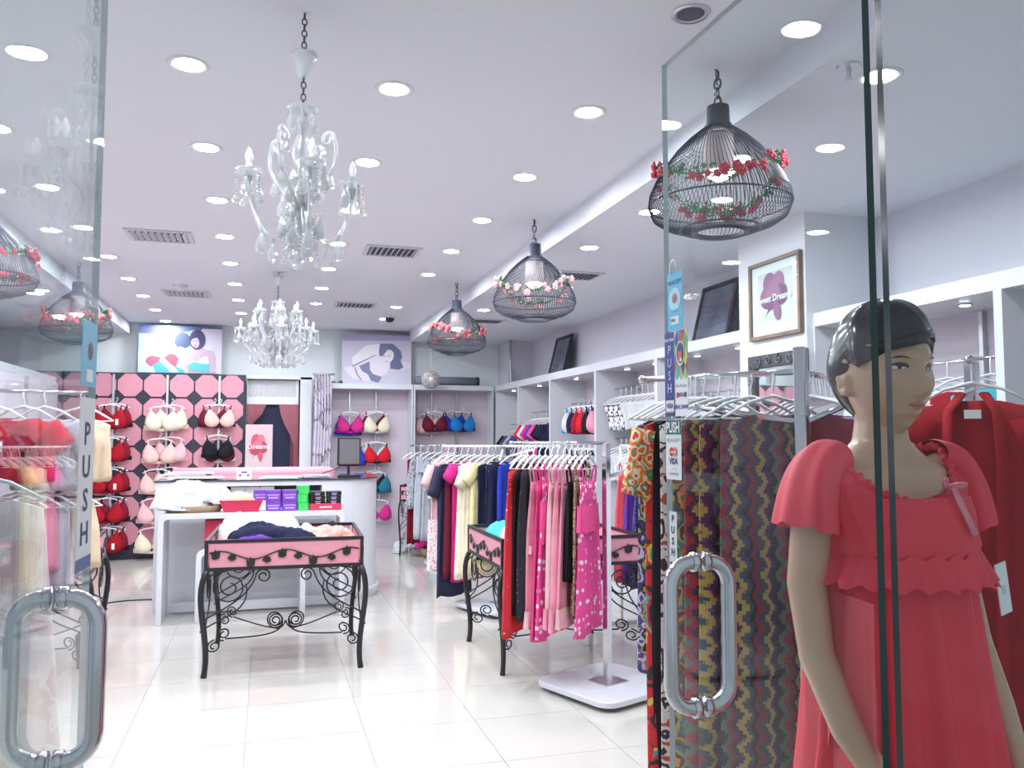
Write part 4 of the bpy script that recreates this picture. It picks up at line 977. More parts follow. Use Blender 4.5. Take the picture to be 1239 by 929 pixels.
# ---- rack B
B = (2.07, 7.30); phB = R(155); zB = 1.47
rack('white based clothes rack with cream and navy robes', *B, R(20), zB, [(phB, .56), (phB+PI, .50)], arm_mat=WARM, slopes=[(R(250), .36, 1.44, 1.36), (R(-60), .36, 1.36, 1.44)])
gB = [('black trousers suit hanging by the pole of the robe rack', navydot, .86,.40,.44, dict()), ('navy long dress on the robe rack', c_navy, .88,.42,.46, dict()),
      ('pale yellow short sleeved nightdress', c_yellow, .98,.40,.46, dict(sleeve=.12)), ('cream satin short sleeved robe', c_cream, 1.05,.42,.48, dict(sleeve=.16)),
      ('ivory long robe behind the cream robe', c_cream, 1.05,.40,.46, dict()), ('magenta nightdress behind the cream robe', c_magenta, 1.08,.38,.42, dict(sleeve=.1)),
      ('dark red thin dress beside the navy dotted robe', c_maroon, 1.05,.38,.42, dict()), ('navy dotted long robe', navydot, 1.22,.40,.44, dict(sleeve=.25)), ('pale pink short sleeved nightgown with printed skirt', c_palepink, .98,.42,.44, dict(sleeve=.16, hem=(pinkfl,.45)))]
for i, (lab, m, L, w, w2, kw) in enumerate(gB):
    garment('robe', lab, on_arm(B, phB, .02+.062*i, zB), R(120), m, L, w, w2, group='robes on the cream and navy rack', th=.024, cat='robe', **kw)
for i, (lab, m, L) in enumerate((('royal blue blouse on the far arm of the robe rack', c_blue, .55), ('navy blouse on the far arm of the robe rack', c_navy, .75), ('black nightdress on the far arm of the robe rack', c_black, .85))):
    garment('blouse', lab, on_arm(B, phB+PI, .10+.09*i, zB), R(120), m, L, .40, .44, group='robes on the cream and navy rack', th=.026)
# ---- rack C
C = (2.25, 9.85); phC = R(160); zC = 1.45
rack('white based clothes rack with grey dresses toward the niche', *C, R(20), zC, [(phC, .60)])
for i, (lab, m, L, kw) in enumerate((('pink and white print gown on the grey dress rack', pinkfl, 1.2, dict(sleeve=.14)), ('pale pink plain gown on the grey dress rack', c_palepink, 1.15, dict(sleeve=.14)), ('white clear hangered blouse on the grey dress rack', c_white, .5, dict()), ('pale grey long dress with black lace top', c_grey, 1.0, dict(ruffle=(greyprint,-.12,.42))),
                                      ('grey satin dress with draped collar', c_grey, .98, dict(ruffle=(c_grey,-.10,.2))), ('black lace grey dress', greyprint, .62, dict()), ('dark red long narrow dress at the end of the grey rack', c_dred, 1.05, dict()))):
    garment('dress', lab, on_arm(C, phC, .06+.085*i, zC), R(122), m, L, .34 if i < 6 else .2, .42 if i < 6 else .16, group='dresses on the grey rack', th=.03, cat='dress', **kw)

# ---- rack E: loud prints behind the door glass
Ep = (1.75, 2.43); phE = R(125); zE = 1.775
rack('tall chrome clothes rack of printed dresses behind the door glass', *Ep, R(35), zE, [(phE, .62), (R(38), .62)], slopes=[(R(140), .36, 1.60, 1.66), (R(10), .34, 1.60, 1.70)], top=1.86)
knit = [(.012,.012,.02),(.20,.02,.03),(.02,.05,.07),(.32,.24,.06),(.05,.02,.10),(.012,.015,.02),(.10,.13,.10),(.26,.02,.04),(.02,.02,.05),(.35,.27,.08),(.04,.06,.09)]
chev = chevron('chevron_knit', knit, 4.6, 13., .26)
chev2 = chevron('chevron_knit_dark', knit[5:]+knit[:5], 5.2, 14., .26)
retro = floral('retro_orange', [(.10,.12,.02),(.62,.20,.02),(.03,.03,.05),(.35,.28,.05),(.04,.16,.20),(.06,.05,.04)], 12.)
ballred = floral('red_balls', [(.50,.012,.02),(.50,.012,.02),(.02,.02,.02),(.50,.012,.02),(.04,.28,.30),(.58,.42,.05),(.50,.012,.02)], 9.)
bwprint = floral('white_black_print', [(.70,.68,.64),(.05,.04,.04),(.72,.70,.68),(.45,.10,.06),(.68,.66,.62)], 14.)
daisy = floral('orange_daisy', [(.70,.12,.02),(.75,.62,.45),(.05,.30,.10),(.62,.05,.03),(.78,.70,.50),(.70,.30,.02)], 22.)
garden = floral('purple_garden', [(.05,.03,.16),(.02,.02,.03),(.35,.40,.05),(.10,.05,.30),(.5,.5,.55)], 20.)
gE = [('dark chevron knit dress closest to the chrome rack pole', chev2, 1.62,.38,.42, .10, dict()), ('multicoloured chevron knit dress facing the door glass', chev, 1.62,.38,.44, .18, dict()),
      ('second chevron knit dress showing behind the first', chev2, 1.58,.38,.42, .24, dict()), ('orange and olive retro print dress', retro, 1.58,.36,.38, .30, dict()),
      ('black and white leaf print dress', bwprint, 1.60,.34,.34, .36, dict()), ('white trimmed black dress beside the leaf print', c_black, 1.5,.32,.34, .395, dict()),
      ('long red dress with coloured ball print', ballred, 1.62,.34,.36, .415, dict()), ('orange daisy print short sleeved dress', daisy, .40,.30,.32, .445, dict(sleeve=.24, sl_out=.06)), ('purple garden print dress behind the daisy dress', garden, .95,.30,.30, .475, dict())]
for lab, m, L, w, w2, d, kw in gE:
    garment('dress', lab, on_arm(Ep, phE, d, zE), R(80), m, L, w, w2, group='printed dresses behind the door glass', th=.022, cat='dress', clear=True, fold=.010, **kw)
phE2 = R(38)
for i, (lab, m, L, w) in enumerate((('dark red long dress beside the chrome rack pole', c_dred, 1.5, .36), ('deep purple nightgown behind the mannequin arm', c_purple, .95, .36), ('magenta nightgown beside the deep purple one', c_magenta, .85, .34), ('purple robe with striped cuffs behind the mannequin neck', bluefl, .9, .38), ('bright red nightgown behind the mannequin neck', c_red2, .9, .38), ('plum nightgown last on the chrome rack arm', c_maroon, .9, .36))):
    garment('nightgown', lab, on_arm(Ep, phE2, .10+.075*i, zE), phE2, m, L, w, w+.06, group='nightgowns beside the mannequin', th=.026, cat='nightgown', clear=True)
# white pedestal with silver shoes
t = thing('pedestal', 'white pedestal behind the printed dresses', 'pedestal', (2.45, 3.40, 0), R(30)); MB().box(-.2,-.2,.04,.2,.2,.86).build('body', LAM, t, bevel=.01); MB().box(-.18,-.18,0,.18,.18,.04).build('foot', LAM, t)
for i in range(2):
    t = thing('shoe', 'shiny silver and violet shoe on the white pedestal', 'shoe', (2.36+.12*i, 3.30+.06*i, .862), R(-60), 'pair of shoes on the pedestal')
    lump(.09,.24,.09,70+i).build('upper', mat('silver_violet', (.40,.38,.55), .2, .6), t, True, (0,0,.02)); MB().prism(rrect(.08,.24,.035), 0, .022).build('sole', BLACK, t)
# ---- red robe on its own stand
c_robe = cloth('shaded_robe_red', (.34,.008,.014))  # red darkened all over to stand in for the shade it hangs in
rk = (2.43, 2.38)
rack('slim chrome stand carrying the red robe', *rk, R(20), 1.82, [(R(222), .14)], base_size=.4)
rb = garment('robe', 'long red robe with white neck label beside the mannequin', (rk[0]-.06, rk[1]-.06, 1.80), R(222), c_robe, 1.3, .42, .50, .045, sleeve=.52, sl_out=.12, group=None, cat='robe', clear=True)

MB().box(-.026,.048,-.185,.026,.052,-.155).build('neck_label', PAPER, rb)
for s in (-1, 1): MB().tube([(s*.035,.0,-.098),(s*.075,.050,-.16),(s*.085,.075,-.35),(s*.07,.10,-.75),(s*.06,.11,-1.3)], .022, 8, flat=.45).build('lapel', c_robe, rb, True)

# ================================================================= SHELF CONTENTS ON THE OPPOSITE RIGHT WALL
def rail(label, x, y0, y1, z):
    t = thing('shelf_rail', label, 'rail', (x, y0, z)); L = y1-y0
    MB().tube([(0,0,0),(0,L,0)], .009, 8).build('bar', CHROME, t, True)
    for s in (.08, L-.08): MB().tube([(0,s,0),(.40 if x < 3.3 else 3.56-x,s,.0)], .007, 6).build('bracket', STEEL, t, True)
phY = PI/2
rail('chrome rail in the far corner bay', 3.30, 10.36, 11.2, 1.73)
for k in range(4): garment('camisole', ['black and teal print top in the far corner bay','grey print top in the far corner bay','black print top second in the far corner bay','charcoal top in the far corner bay'][k], (3.30, 10.50+.16*k, 1.708), R(55), [bluefl, greyprint, bluefl, c_black][k], .32, .36, .38, .035, group='tops in the far corner bay', sleeve=.10)
rail('chrome rail above the pink and navy shirts', 3.30, 9.1, 10.2, 1.87)
for k in range(7): garment('shirt', ['navy shirt nearest the red bras','black shirt beside the navy shirt','coral pink shirt in the shirt bay','purple shirt in the shirt bay','magenta shirt in the shirt bay','white shirt in the shirt bay','red shirt at the corner side of the shirt bay'][k], (3.30, 9.26+.14*k, 1.848), R(52), [c_navy,c_black,c_hot,c_purple,c_magenta,c_white,c_red2][k], .42, .40, .42, .04, group='shirts in the shelf bay', sleeve=.12)
rail('chrome rail with bras in the third shelf bay', 3.34, 7.75, 8.9, 1.93)
for k, (lab, m, m2) in enumerate((('pink and black bra nearest the white briefs', c_pink, c_black), ('charcoal bra in the bra bay', c_black, c_navy), ('bright red bra with white tag in the bra bay', c_red2, c_red2), ('red bra behind the tagged red bra', c_red, c_red2), ('navy bra in the bra bay', c_navy, c_teal), ('white floral bra in the bra bay', c_white, c_sky))):
    bra(lab, (3.30, 7.86+.15*k, 1.68), m, m2, R(-45), 'bras in the shelf bay', 1.1, k == 2)
    bra(f'{["dark grey","black","navy","black lace","charcoal lace","grey lace"][k]} bra on the lower row under the red bras', (3.30, 7.86+.15*k, 1.22), [c_grey,c_black,c_navy,c_black,c_black,c_grey][k], c_black, R(-45), 'bras in the lower shelf row', 1.1)
briefp = floral('white_black_brief', [(.78,.79,.82),(.05,.05,.06),(.80,.80,.84),(.74,.75,.80)], 18.)
for row, z in enumerate((2.03, 1.54)):
    rail(f'chrome rail carrying the {["upper","lower"][row]} row of white briefs', 3.32, 6.38, 7.6, z)
    for k in range(9):
        garment('briefs', f'{ORDN[k]} white briefs from the pillar side in the {["upper","lower"][row]} row' if k < 6 or row else f'{ORDN[k-6]} black patterned white briefs in the upper row', (3.32, 6.50+.12*k, z-.02), R(55), briefp if (k >= 6 and not row) else c_white, .28, .36, .22, .03, group=f'white briefs {["upper","lower"][row]} row' + ('' if k < 6 or row else ' patterned'), clear=True)
for k in range(5):
    garment('nightdress', ['dark blue print nightdress first on the floor rail','purple nightdress second on the floor rail','dark blue print nightdress in the middle of the floor rail','purple nightdress fourth on the floor rail','coral nightdress under the white briefs'][k], (2.86, 5.62+.16*k, 1.46), phY+.5, [bluefl, c_purple, bluefl, c_purple, c_coral][k], .95, .36, .42, .03, group='nightdresses under the briefs', straps=True)
t = thing('clothes_rail', 'white floor rail with purple nightdresses under the briefs', 'clothes rack', (2.86, 5.5, 0)); MB().tube([(0,0,1.482),(0,.95,1.482)], .010, 8).build('bar', WARM, t, True)
for s in (0, .95): MB().tube([(0,s,.02),(0,s,1.482)], .012, 8).build('post', WARM, t, True); MB().box(-.18,s-.03,0,.18,s+.03,.03).build('foot', LAM, t)
rail('chrome rail in the bay beside the pillar', 3.32, 5.02, 6.2, 1.90)
for k in range(8): garment('briefs', f'{ORDN[k]} grey briefs from the pillar in the bay beside it', (3.32, 5.10+.13*k, 1.88), R(50), c_grey, .26, .34, .24, .03, group='grey briefs by the pillar', clear=True, sc=.9)
rail('chrome rail behind the mannequin face', 3.30, 3.0, 4.1, 1.93)
for k in range(7): garment('camisole', ['teal camisole by the shelf board','red and teal camisole behind the robe','white print camisole behind the robe','grey camisole behind the mannequin face','white camisole behind the mannequin face','dark red camisole behind the mannequin face','pale camisole behind the mannequin face'][k], (3.30, 3.12+.13*k, 1.91), R(45), [c_teal2, c_red, bwprint, c_grey, c_white, c_maroon, c_white][k], .30, .34, .36, .03, group='camisoles behind the mannequin', clear=True)

# ================================================================= PICTURES ON THE PILLAR AND SHELF TOP
def wall_pic(name, label, y0, y1, z0, z1, x, frame_m, fw=.025, cat='picture'):
    """faces -X; u runs toward the viewer"""
    t = thing(name, label, cat, (x, y1, z0)); t.rotation_euler.z = R(-90); w, h = y1-y0, z1-z0
    m = MB().box(0,-.03,0,fw,.0,h).box(w-fw,-.03,0,w,.0,h).box(fw,-.03,0,w-fw,0,fw).box(fw,-.03,h-fw,w-fw,0,h); m.build('frame', frame_m, t, bevel=.004)
    return t, w, h
WOOD = mat('brown_wood_frame', (.20,.12,.09), .4, 0, .2, 12)
t, w, h = wall_pic('framed_picture', 'brown framed rose picture lettered Sweet Dreams on the pillar', 4.23, 4.78, 2.18, 2.685, 3.078, WOOD)
MB().box(.025,-.012,.025,w-.025,-.002,h-.025).build('mount', PAPER, t)
MB().box(.09,-.0135,.09,w-.09,-.0125,h-.08).build('print_sheet', pmat(S(214,206,210)), t)
rose(t, w, h, .48, .54, .62, [(150,92,128),(164,106,140),(132,74,112),(120,110,140)], -.0145, asp=1.0)
inst(text_mesh('Sweet Dreams', .062, WTX, bold=.001), 'lettering', t, (w*.5, -.0205, h*.5), (PI/2,0,0))
MB().box(.022,-.024,.022,w-.022,-.022,h-.022).build('glazing', GLASS, t)
t, w, h = wall_pic('framed_mirror', 'mirror in an ornate black carved frame on the pillar', 4.19, 4.80, 1.30, 2.08, 3.078, BLACK, .085, 'mirror')
MB().box(.08,-.014,.08,w-.08,-.006,h-.08).build('mirror_glass', mat('mirror_silver', (.88,.90,.92), .02, 1.), t)
CARV = mat('carved_black', (.03,.03,.04), .25)
for i in range(22):
    per = 2*(w+h)-.34; s = per*i/22
    if s < w-.085: c = (.0425+s, .0425)
    elif s < w-.085+h-.085: c = (w-.0425, .0425+s-(w-.085))
    elif s < 2*(w-.085)+h-.085: c = (w-.0425-(s-(w-.085)-(h-.085)), h-.0425)
    else: c = (.0425, h-.0425-(s-2*(w-.085)-(h-.085)))
    MB().tube([(c[0]+a, -.034, c[1]+b) for a, b in spiral((0,0), .032, 1.3, i*1.57, 1 if i % 2 else -1, r1=.2)], .007, 5).build('carved_scroll', mat('carved_silver', (.09,.09,.11), .3, .2), t, True)
for lab, y, z, x in (('dark framed picture leaning over the shirt bay', 9.60, 2.30, 3.38), ('dark framed picture leaning over the bay beside the pillar', 5.90, 2.30, 3.38)):
    t = thing('leaning_picture', lab, 'picture', (x, y+.28, z)); t.rotation_euler = (R(-14), 0, R(-90))
    w, h = .56, .52; m = MB().box(0,0,0,.035,.025,h).box(w-.035,0,0,w,.025,h).box(.035,0,0,w-.035,.025,.035).box(.035,0,h-.035,w-.035,.025,h); m.build('frame', BLACK, t)
    MB().box(.03,.008,.03,w-.03,.02,h-.03).build('print_sheet', mat('dark_grey_print', (.12,.13,.18), .25, 0, .4, 5), t)

# ================================================================= OPPOSITE SIDE, SEEN THROUGH THE OPEN DOOR GLASS
G = (-1.55, 4.95); phG = R(20); zG = 1.80
rack('chrome clothes rack across the shop with red blouse and camisoles', *G, R(10), zG, [(phG, .62), (phG+PI, .5)], base_size=.6)
MB_t = [('beige camisole on the upper arm near the door edge', c_beige, .36, .58, 1.8), ('grey and mauve blouse on the upper arm across the shop', cloth('mauve_pale', (.55,.46,.52)), .40, .40, 1.8), ('red blouse with white tag across the shop', c_red2, .36, .30, 1.8), ('deep red blouse behind the tagged red blouse', c_red, .36, .16, 1.8)]
for lab, m, L, d, z in MB_t: garment('blouse', lab, on_arm(G, phG, d, zG), phG+R(50), m, L, .34, .36, .04, group='blouses across the shop', sleeve=.10 if 'blouse' in lab else 0, tagged='tag' in lab)
t = thing('side_rail', 'lower chrome rail under the blouses across the shop', 'rail', (G[0], G[1], 1.33)); MB().tube([(-.4,0,0),(.58*math.cos(phG)+.0,.58*math.sin(phG),0)], .010, 8).build('bar', CHROME, t, True); MB().ball((.58*math.cos(phG),.58*math.sin(phG),0), .015).build('end_knob', CHROME, t, True)
for lab, m, d, L in (('tan camisole on the lower rail near the door edge', c_beige, .54, .36), ('mauve grey slip on the lower rail', cloth('mauve', (.50,.44,.52)), .42, .46), ('blue striped dress on the lower rail', stripe('gingham', [(.60,.62,.70),(.30,.32,.42)], 80.), .28, .95), ('rust red dress on the lower rail', cloth('rust', (.34,.06,.03)), .16, .75), ('pink slip on the lower rail', c_pink, .35, .36)):
    garment('slip', lab, (G[0]+math.cos(phG)*d, G[1]+math.sin(phG)*d-.02, 1.31), phG+R(50), m, L, .32, .36, .035, group='slips on the lower rail', straps=L < .5, drop=-.1 if L < .5 else 0)
Hs = (-.90, 2.75)
rack('slim chrome stand with the pale pink nightgown across the shop', *Hs, 0, 1.52, [(0, .14)], base_size=.36)
nightf = floral('pale_rose_print', [(.80,.66,.68),(.82,.70,.72),(.78,.55,.56),(.84,.74,.76)], 6.)
garment('nightgown', 'pale pink flowered nightgown across the shop', (Hs[0]+.09, Hs[1], 1.50), R(90), nightf, 1.25, .36, .54, .05, group=None, cat='nightgown', tagged=True)

# rail of dark clothes added opposite to dim the reflection in the door glass
lw = [c_navy, c_maroon, c_purple, c_black, c_teal, c_red, c_grey, c_magenta, bluefl, c_dred, c_pink, leop]
ln = ['navy','maroon','purple','black','teal','red','grey','magenta','dark blue print','dark red','pink','brown print']
t = thing('added_wall_rail', 'added long chrome rail along the opposite wall shelves', 'rail', (-2.80, 4.3, 1.72)); MB().tube([(0,0,0),(0,6.6,0)], .011, 8).build('bar', CHROME, t, True)
for s in (.1, 2.3, 4.7, 6.5): MB().tube([(0,s,0),(-.60,s,0)], .008, 6).build('bracket', STEEL, t, True)
for k in range(36):
    garment('nightdress', f'{ln[k % 12]} added nightdress on the opposite wall rail, {["nearest the entrance","in the middle stretch","nearest the octagon wall"][k//12]}', (-2.80, 4.5+.172*k, 1.70), phY, lw[k % 12], 1.0+.1*((k*7) % 3), .38, .44, .04, group='added nightdresses on the opposite wall rail', cat='nightdress')

# ================================================================= MANNEQUIN
MX, MY = 1.22, 1.42
SKIN = mat('mannequin_skin', (.55,.345,.235), .24)
HAIRM = mat('moulded_black_hair', (.018,.018,.022), .16)
LIP = mat('lip_paint', (.55,.13,.15), .3); BROW = mat('brow_paint', (.07,.04,.03), .4); EYEW = mat('eye_white', (.62,.58,.56), .15); IRIS = mat('eye_dark', (.02,.03,.06), .1); LINER = mat('eye_liner', (.08,.04,.045), .3)
man = thing('mannequin', 'shop window mannequin with moulded black hair in a coral nightdress', 'mannequin', (MX, MY, 0), R(2))
def g2(x, z, cx, cz, sx, sz): return math.exp(-((x-cx)/sx)**2-((z-cz)/sz)**2)
def head_pt(az, el):
    """az 0 looks along -Y (face), el elevation; returns a point on the head, centre of the head at the origin"""
    d = Vector((math.sin(az)*math.cos(el), -math.cos(az)*math.cos(el), math.sin(el)))
    fx, fz = d.x, d.z; front = max(0., -d.y); back = max(0., d.y)
    rx, rz = .074, .118
    ry = .088 if d.y < 0 else .104
    r = 1/math.sqrt((d.x/rx)**2+(d.y/ry)**2+(d.z/rz)**2)
    p = d*r
    # narrow jaw, pointed chin
    if p.z < 0:
        k = min(1, -p.z/.115); p.x *= 1-.42*k**1.6
        if d.y > 0: p.y *= 1-.55*k
        else: p.y *= 1+.06*k
    if p.z > .02 and d.y > 0: p.z *= 1.02
    x, z = p.x, p.z
    if front > .2:
        w = min(1, (front-.2)*2)
        dy = 0
        dy -= .024*g2(x, z, 0, -.030, .010, .016) + .013*g2(x, z, 0, -.008, .008, .024)      # nose tip and bridge
        dy -= .006*g2(x, z, .010, -.036, .007, .008) + .006*g2(x, z, -.010, -.036, .007, .008)
        dy -= .007*g2(x, z, 0, .028, .045, .012)                                          # brow
        dy += .011*g2(x, z, .031, .008, .017, .012) + .011*g2(x, z, -.031, .008, .017, .012)  # sockets
        dy -= .006*g2(x, z, .042, -.022, .02, .02) + .006*g2(x, z, -.042, -.022, .02, .02)   # cheeks
        dy -= .0075*g2(x, z, 0, -.060, .018, .006) + .0085*g2(x, z, 0, -.072, .016, .0065)    # lips
        dy += .004*g2(x, z, 0, -.066, .022, .0025)
        dy -= .011*g2(x, z, 0, -.100, .017, .014)                                         # chin
        dy += .004*g2(x, z, 0, -.084, .02, .006)
        p.y += dy*w
    return p
HC = Vector((0, -.004, 1.682)); HR = R(-1)
HM = Matrix.Translation(HC) @ Matrix.Rotation(HR, 4, 'Z') @ Matrix.Rotation(R(3), 4, 'X') @ Matrix.Scale(1.12, 4)
hb = MB(); na, ne = 72, 52; rings = []
for i in range(1, ne):
    el = -PI/2+PI*i/ne
    rings.append([HM @ head_pt(2*PI*k/na, el) for k in range(na)])
hb.loft(rings)
def ellring(z, hw, hd, cx=0, cy=0, n=32, p=.9):
    return [(cx+hw*math.copysign(abs(math.cos(2*PI*k/n))**p, math.cos(2*PI*k/n)), cy+hd*math.copysign(abs(math.sin(2*PI*k/n))**p, math.sin(2*PI*k/n)), z) for k in range(n)]
tor = [(.60,.10,.09),(.80,.165,.115),(.90,.168,.115),(1.02,.125,.09),(1.10,.118,.088),(1.22,.138,.105),(1.28,.150,.118),(1.34,.152,.105),(1.40,.160,.088),(1.445,.150,.075),(1.475,.095,.062),(1.50,.058,.054),(1.54,.050,.050),(1.60,.048,.048),(1.66,.045,.045)]
NV = len(hb.v)
hb.loft([ellring(z, a, b, 0, .004 if z < 1.45 else .012) for z, a, b in tor])
for s in (-1, 1):
    hb.ball((s*.068, -.082, 1.285), .056, .048, .056, 14, 10)                       # bust
    hb.ball((s*.158, .004, 1.425), .050, .048, .052, 14, 10)                        # shoulder
    el = [(s*.165,.004,1.425),(s*.19,.010,1.33),(s*.205,.012,1.22),(s*.210,-.020,1.10),(s*.196,-.085,1.0),(s*.170,-.150,.92),(s*.160,-.178,.88)]
    hb.tube(el, [.046,.043,.040,.036,.033,.024,.024], 16)
    hb.tube([(s*.160,-.174,.888),(s*.150,-.196,.855),(s*.142,-.212,.82)], [.022,.030,.026], 12, flat=.55)   # palm
    for f, (dx, L) in enumerate(((-.021,.062),(-.007,.072),(.007,.068),(.020,.055))):
        b = Vector((s*.142, -.212+dx*.9, .822)); hb.tube([b, b+Vector((-s*.006,-.008,-L*.4)), b+Vector((-s*.014,-.012,-L*.75)), b+Vector((-s*.024,-.010,-L))], [.0085,.008,.0075,.006], 8)
    b = Vector((s*.140,-.226,.868)); hb.tube([b, b+Vector((-s*.014,-.020,-.02)), b+Vector((-s*.022,-.026,-.045)), b+Vector((-s*.026,-.024,-.062))], [.010,.0095,.009,.007], 8)
    hb.tube([(s*.085,.0,.86),(s*.085,-.005,.65),(s*.075,.0,.47),(s*.072,.012,.30),(s*.068,.02,.12),(s*.068,.01,.05)], [.082,.075,.055,.050,.034,.034], 16)
    hb.loft([ellring(z, a, b, s*.068, -.03, 14) for z, a, b in ((.015,.036,.10),(.03,.038,.10),(.055,.034,.07),(.08,.03,.045))])
LIFT = .042
def lift(v): x, y, z = v; t = min(1, max(0, (z-.85)/.4)); return (x*.93, y, z+LIFT*t*t*(3-2*t))
hb.v[NV:] = [lift(v) for v in hb.v[NV:]]
for s in (-1, 1):     # ears
    for k in range(9):
        a = -1.9+3.6*k/8; p = HM @ Vector((s*(.071+.006), .012+.020*math.cos(a)*.8, -.008+.030*math.sin(a))); hb.ball(p, .008, n=8, m=6)
    hb.ball(HM @ Vector((s*.070, .012, -.012)), .014, n=10, m=8); hb.ball(HM @ Vector((s*.071,.006,-.038)), .009, n=8, m=6)
body = hb.build('body', SKIN, man, True)
rm = body.modifiers.new('remesh', 'REMESH'); rm.mode = 'VOXEL'; rm.voxel_size = .0048; rm.use_smooth_shade = True
sm = body.modifiers.new('smooth', 'SMOOTH'); sm.factor = .5; sm.iterations = 3
def patch(name, m, pts, off=.0015, fine=1):
    """polygon given in head azimuth and elevation (degrees), laid on the face"""
    q = [head_pt(R(a), R(e)) for a, e in pts]; c = sum(q, Vector())/len(q)
    n = Vector((c.x*.6, -1, c.z*.2)).normalized(); q = [HM @ (v+n*off) for v in q]; cc = HM @ (c+n*(off+.001))
    return MB().add(q+[cc], [(i, (i+1) % len(q), len(q)) for i in range(len(q))]).build(name, m, man, True)
for s in (-1, 1):
    e = lambda ca, ce, ra, re, n=14, rot=0: [(s*(ca+ra*math.cos(2*PI*k/n)), ce+re*math.sin(2*PI*k/n)*(1 if math.sin(2*PI*k/n) > 0 else .7)) for k in range(n)]
    patch('eye_shadow', LINER, e(23.5, 6.4, 11.5, 5.2), .0012)
    ey = patch('eye', EYEW, e(23.5, 5.4, 9.0, 3.4), .0026); patch('iris', IRIS, e(22.5, 5.7, 4.2, 3.0), .0040)
    patch('brow', BROW, [(s*13,15.4),(s*20,18.2),(s*28,19.6),(s*38,16.6),(s*28,18.0),(s*20,16.4)], .002)
patch('upper_lip', LIP, [(-17,-36.0),(-8,-34.0),(-3,-33.0),(0,-33.8),(3,-33.0),(8,-34.0),(17,-36.0),(8,-36.8),(0,-36.8),(-8,-36.8)], .0022)
patch('lower_lip', LIP, [(-15,-36.6),(0,-37.2),(15,-36.6),(9,-40.0),(4,-41.4),(0,-41.7),(-4,-41.4),(-9,-40.0)], .0022)
# moulded hair: shell over the skull, low at the nape, swept fringe in front
hr = MB(); n = 64; rings = []
for i in range(19):
    f = i/18; ring = []
    for k in range(n):
        az = 2*PI*k/n; a = (math.degrees(az)+180) % 360-180; aa = abs(a)
        low = 34 if aa < 42 else (34-(aa-42)*.95 if aa < 72 else (5.5+(aa-72)*.4 if aa < 92 else max(-50, 13.5-(aa-92)*1.6)))
        if -60 < a < 10: low -= 6*math.sin(R((a+60)*180/70))
        el = R(low+(89.5-low)*f); p = head_pt(az, el); d = p.normalized()
        off = (.010+.006*math.sin(f*PI))*min(1., .35+f*5) + .0025*math.sin(az*9+f*6)*(1-f)
        if p.z > .05: off += .008*min(1, (p.z-.05)/.05)
        ring.append(HM @ (p+d*off))
    rings.append(ring)
hr.loft(rings)
h = hr.build('moulded_hair', HAIRM, man, True)
MB().tube([HM @ (head_pt(R(a), R(el))+head_pt(R(a), R(el)).normalized()*.012) for a, el in ((-62,30),(-48,27),(-30,28),(-12,33),(8,38),(28,40),(48,36))], [.003,.007,.009,.010,.009,.007,.004], 8).build('fringe', HAIRM, h, True)
bs = MB().prism(rrect(.36,.34,.16,8), 0, .015).build('base_plate', CHROME, man)

# ---------------------------------------------------------------- the coral nightdress (clothes of the mannequin)
CORAL = mat('coral_chiffon', (.80,.055,.085), .6, 0, .05, 5, Specular_IOR_Level=.3)
CORS = sheer('coral_sheer', (.84,.14,.17), .62)
def folded_loft(rows, n=120, nf=17, amp=.0, seed=0, a0=0, a1=2*PI, close=True, ragged=0):
    """rows of (z, halfwidth, halfdepth, cx, cy, fold amplitude)"""
    rnd = random.Random(seed); ph = [rnd.random()*6.28 for _ in range(4)]; rg = []
    for (z, hw, hd, cx, cy, am) in rows:
        ring = []
        for k in range(n if close else n+1):
            a = a0+(a1-a0)*k/n; w = am*(math.sin(nf*a+ph[0])*.6+math.sin((nf*.55)*a+ph[1]+z*2)*.5+.3*math.sin(nf*1.7*a+ph[2]))
            ring.append((cx+(hw+w)*math.cos(a), cy+(hd+w)*math.sin(a), z+ragged*math.sin(nf*a+ph[3])))
        rg.append(ring)
    return MB().loft(rg, close=close, caps=False)
dr = folded_loft([(1.262,.158,.135,0,-.01,.004),(1.22,.168,.142,0,-.01,.010),(1.10,.182,.152,.005,-.01,.015),(.95,.204,.168,.01,-.01,.019),(.75,.240,.188,.015,-.01,.022),(.50,.28,.21,.02,0,.022),(.22,.33,.24,.02,0,.026)], nf=14, seed=3)
dr.v = [lift(v) for v in dr.v]; o = dr.build('dress_skirt', CORAL, man, True)
bo = folded_loft([(1.392,.186,.118,0,-.006,.002),(1.355,.186,.130,0,-.012,.003),(1.33,.176,.135,0,-.016,.003),(1.30,.170,.150,0,-.018,.003),(1.26,.160,.140,0,-.012,.003)], nf=22, seed=4)
bo.v = [lift(v) for v in bo.v]; bo.build('dress_bodice', CORAL, man, True)
# gathered neckline: a ruched elastic tube over shoulders and chest
pts = []
for k in range(145):
    a = 2*PI*k/144; s = math.sin(a); x = .150*math.copysign(abs(math.cos(a))**.8, math.cos(a)); y = .006+(.100 if s < 0 else .060)*s; z = 1.492-.112*max(0, -s)**1.2-.012*max(0, s)
    pts.append(lift((x, y, z+.003*math.sin(k*2.4))))
MB().tube(pts, [.008+.0035*math.sin(k*1.9) for k in range(145)], 8, False).build('dress_neckline', CORAL, man, True)
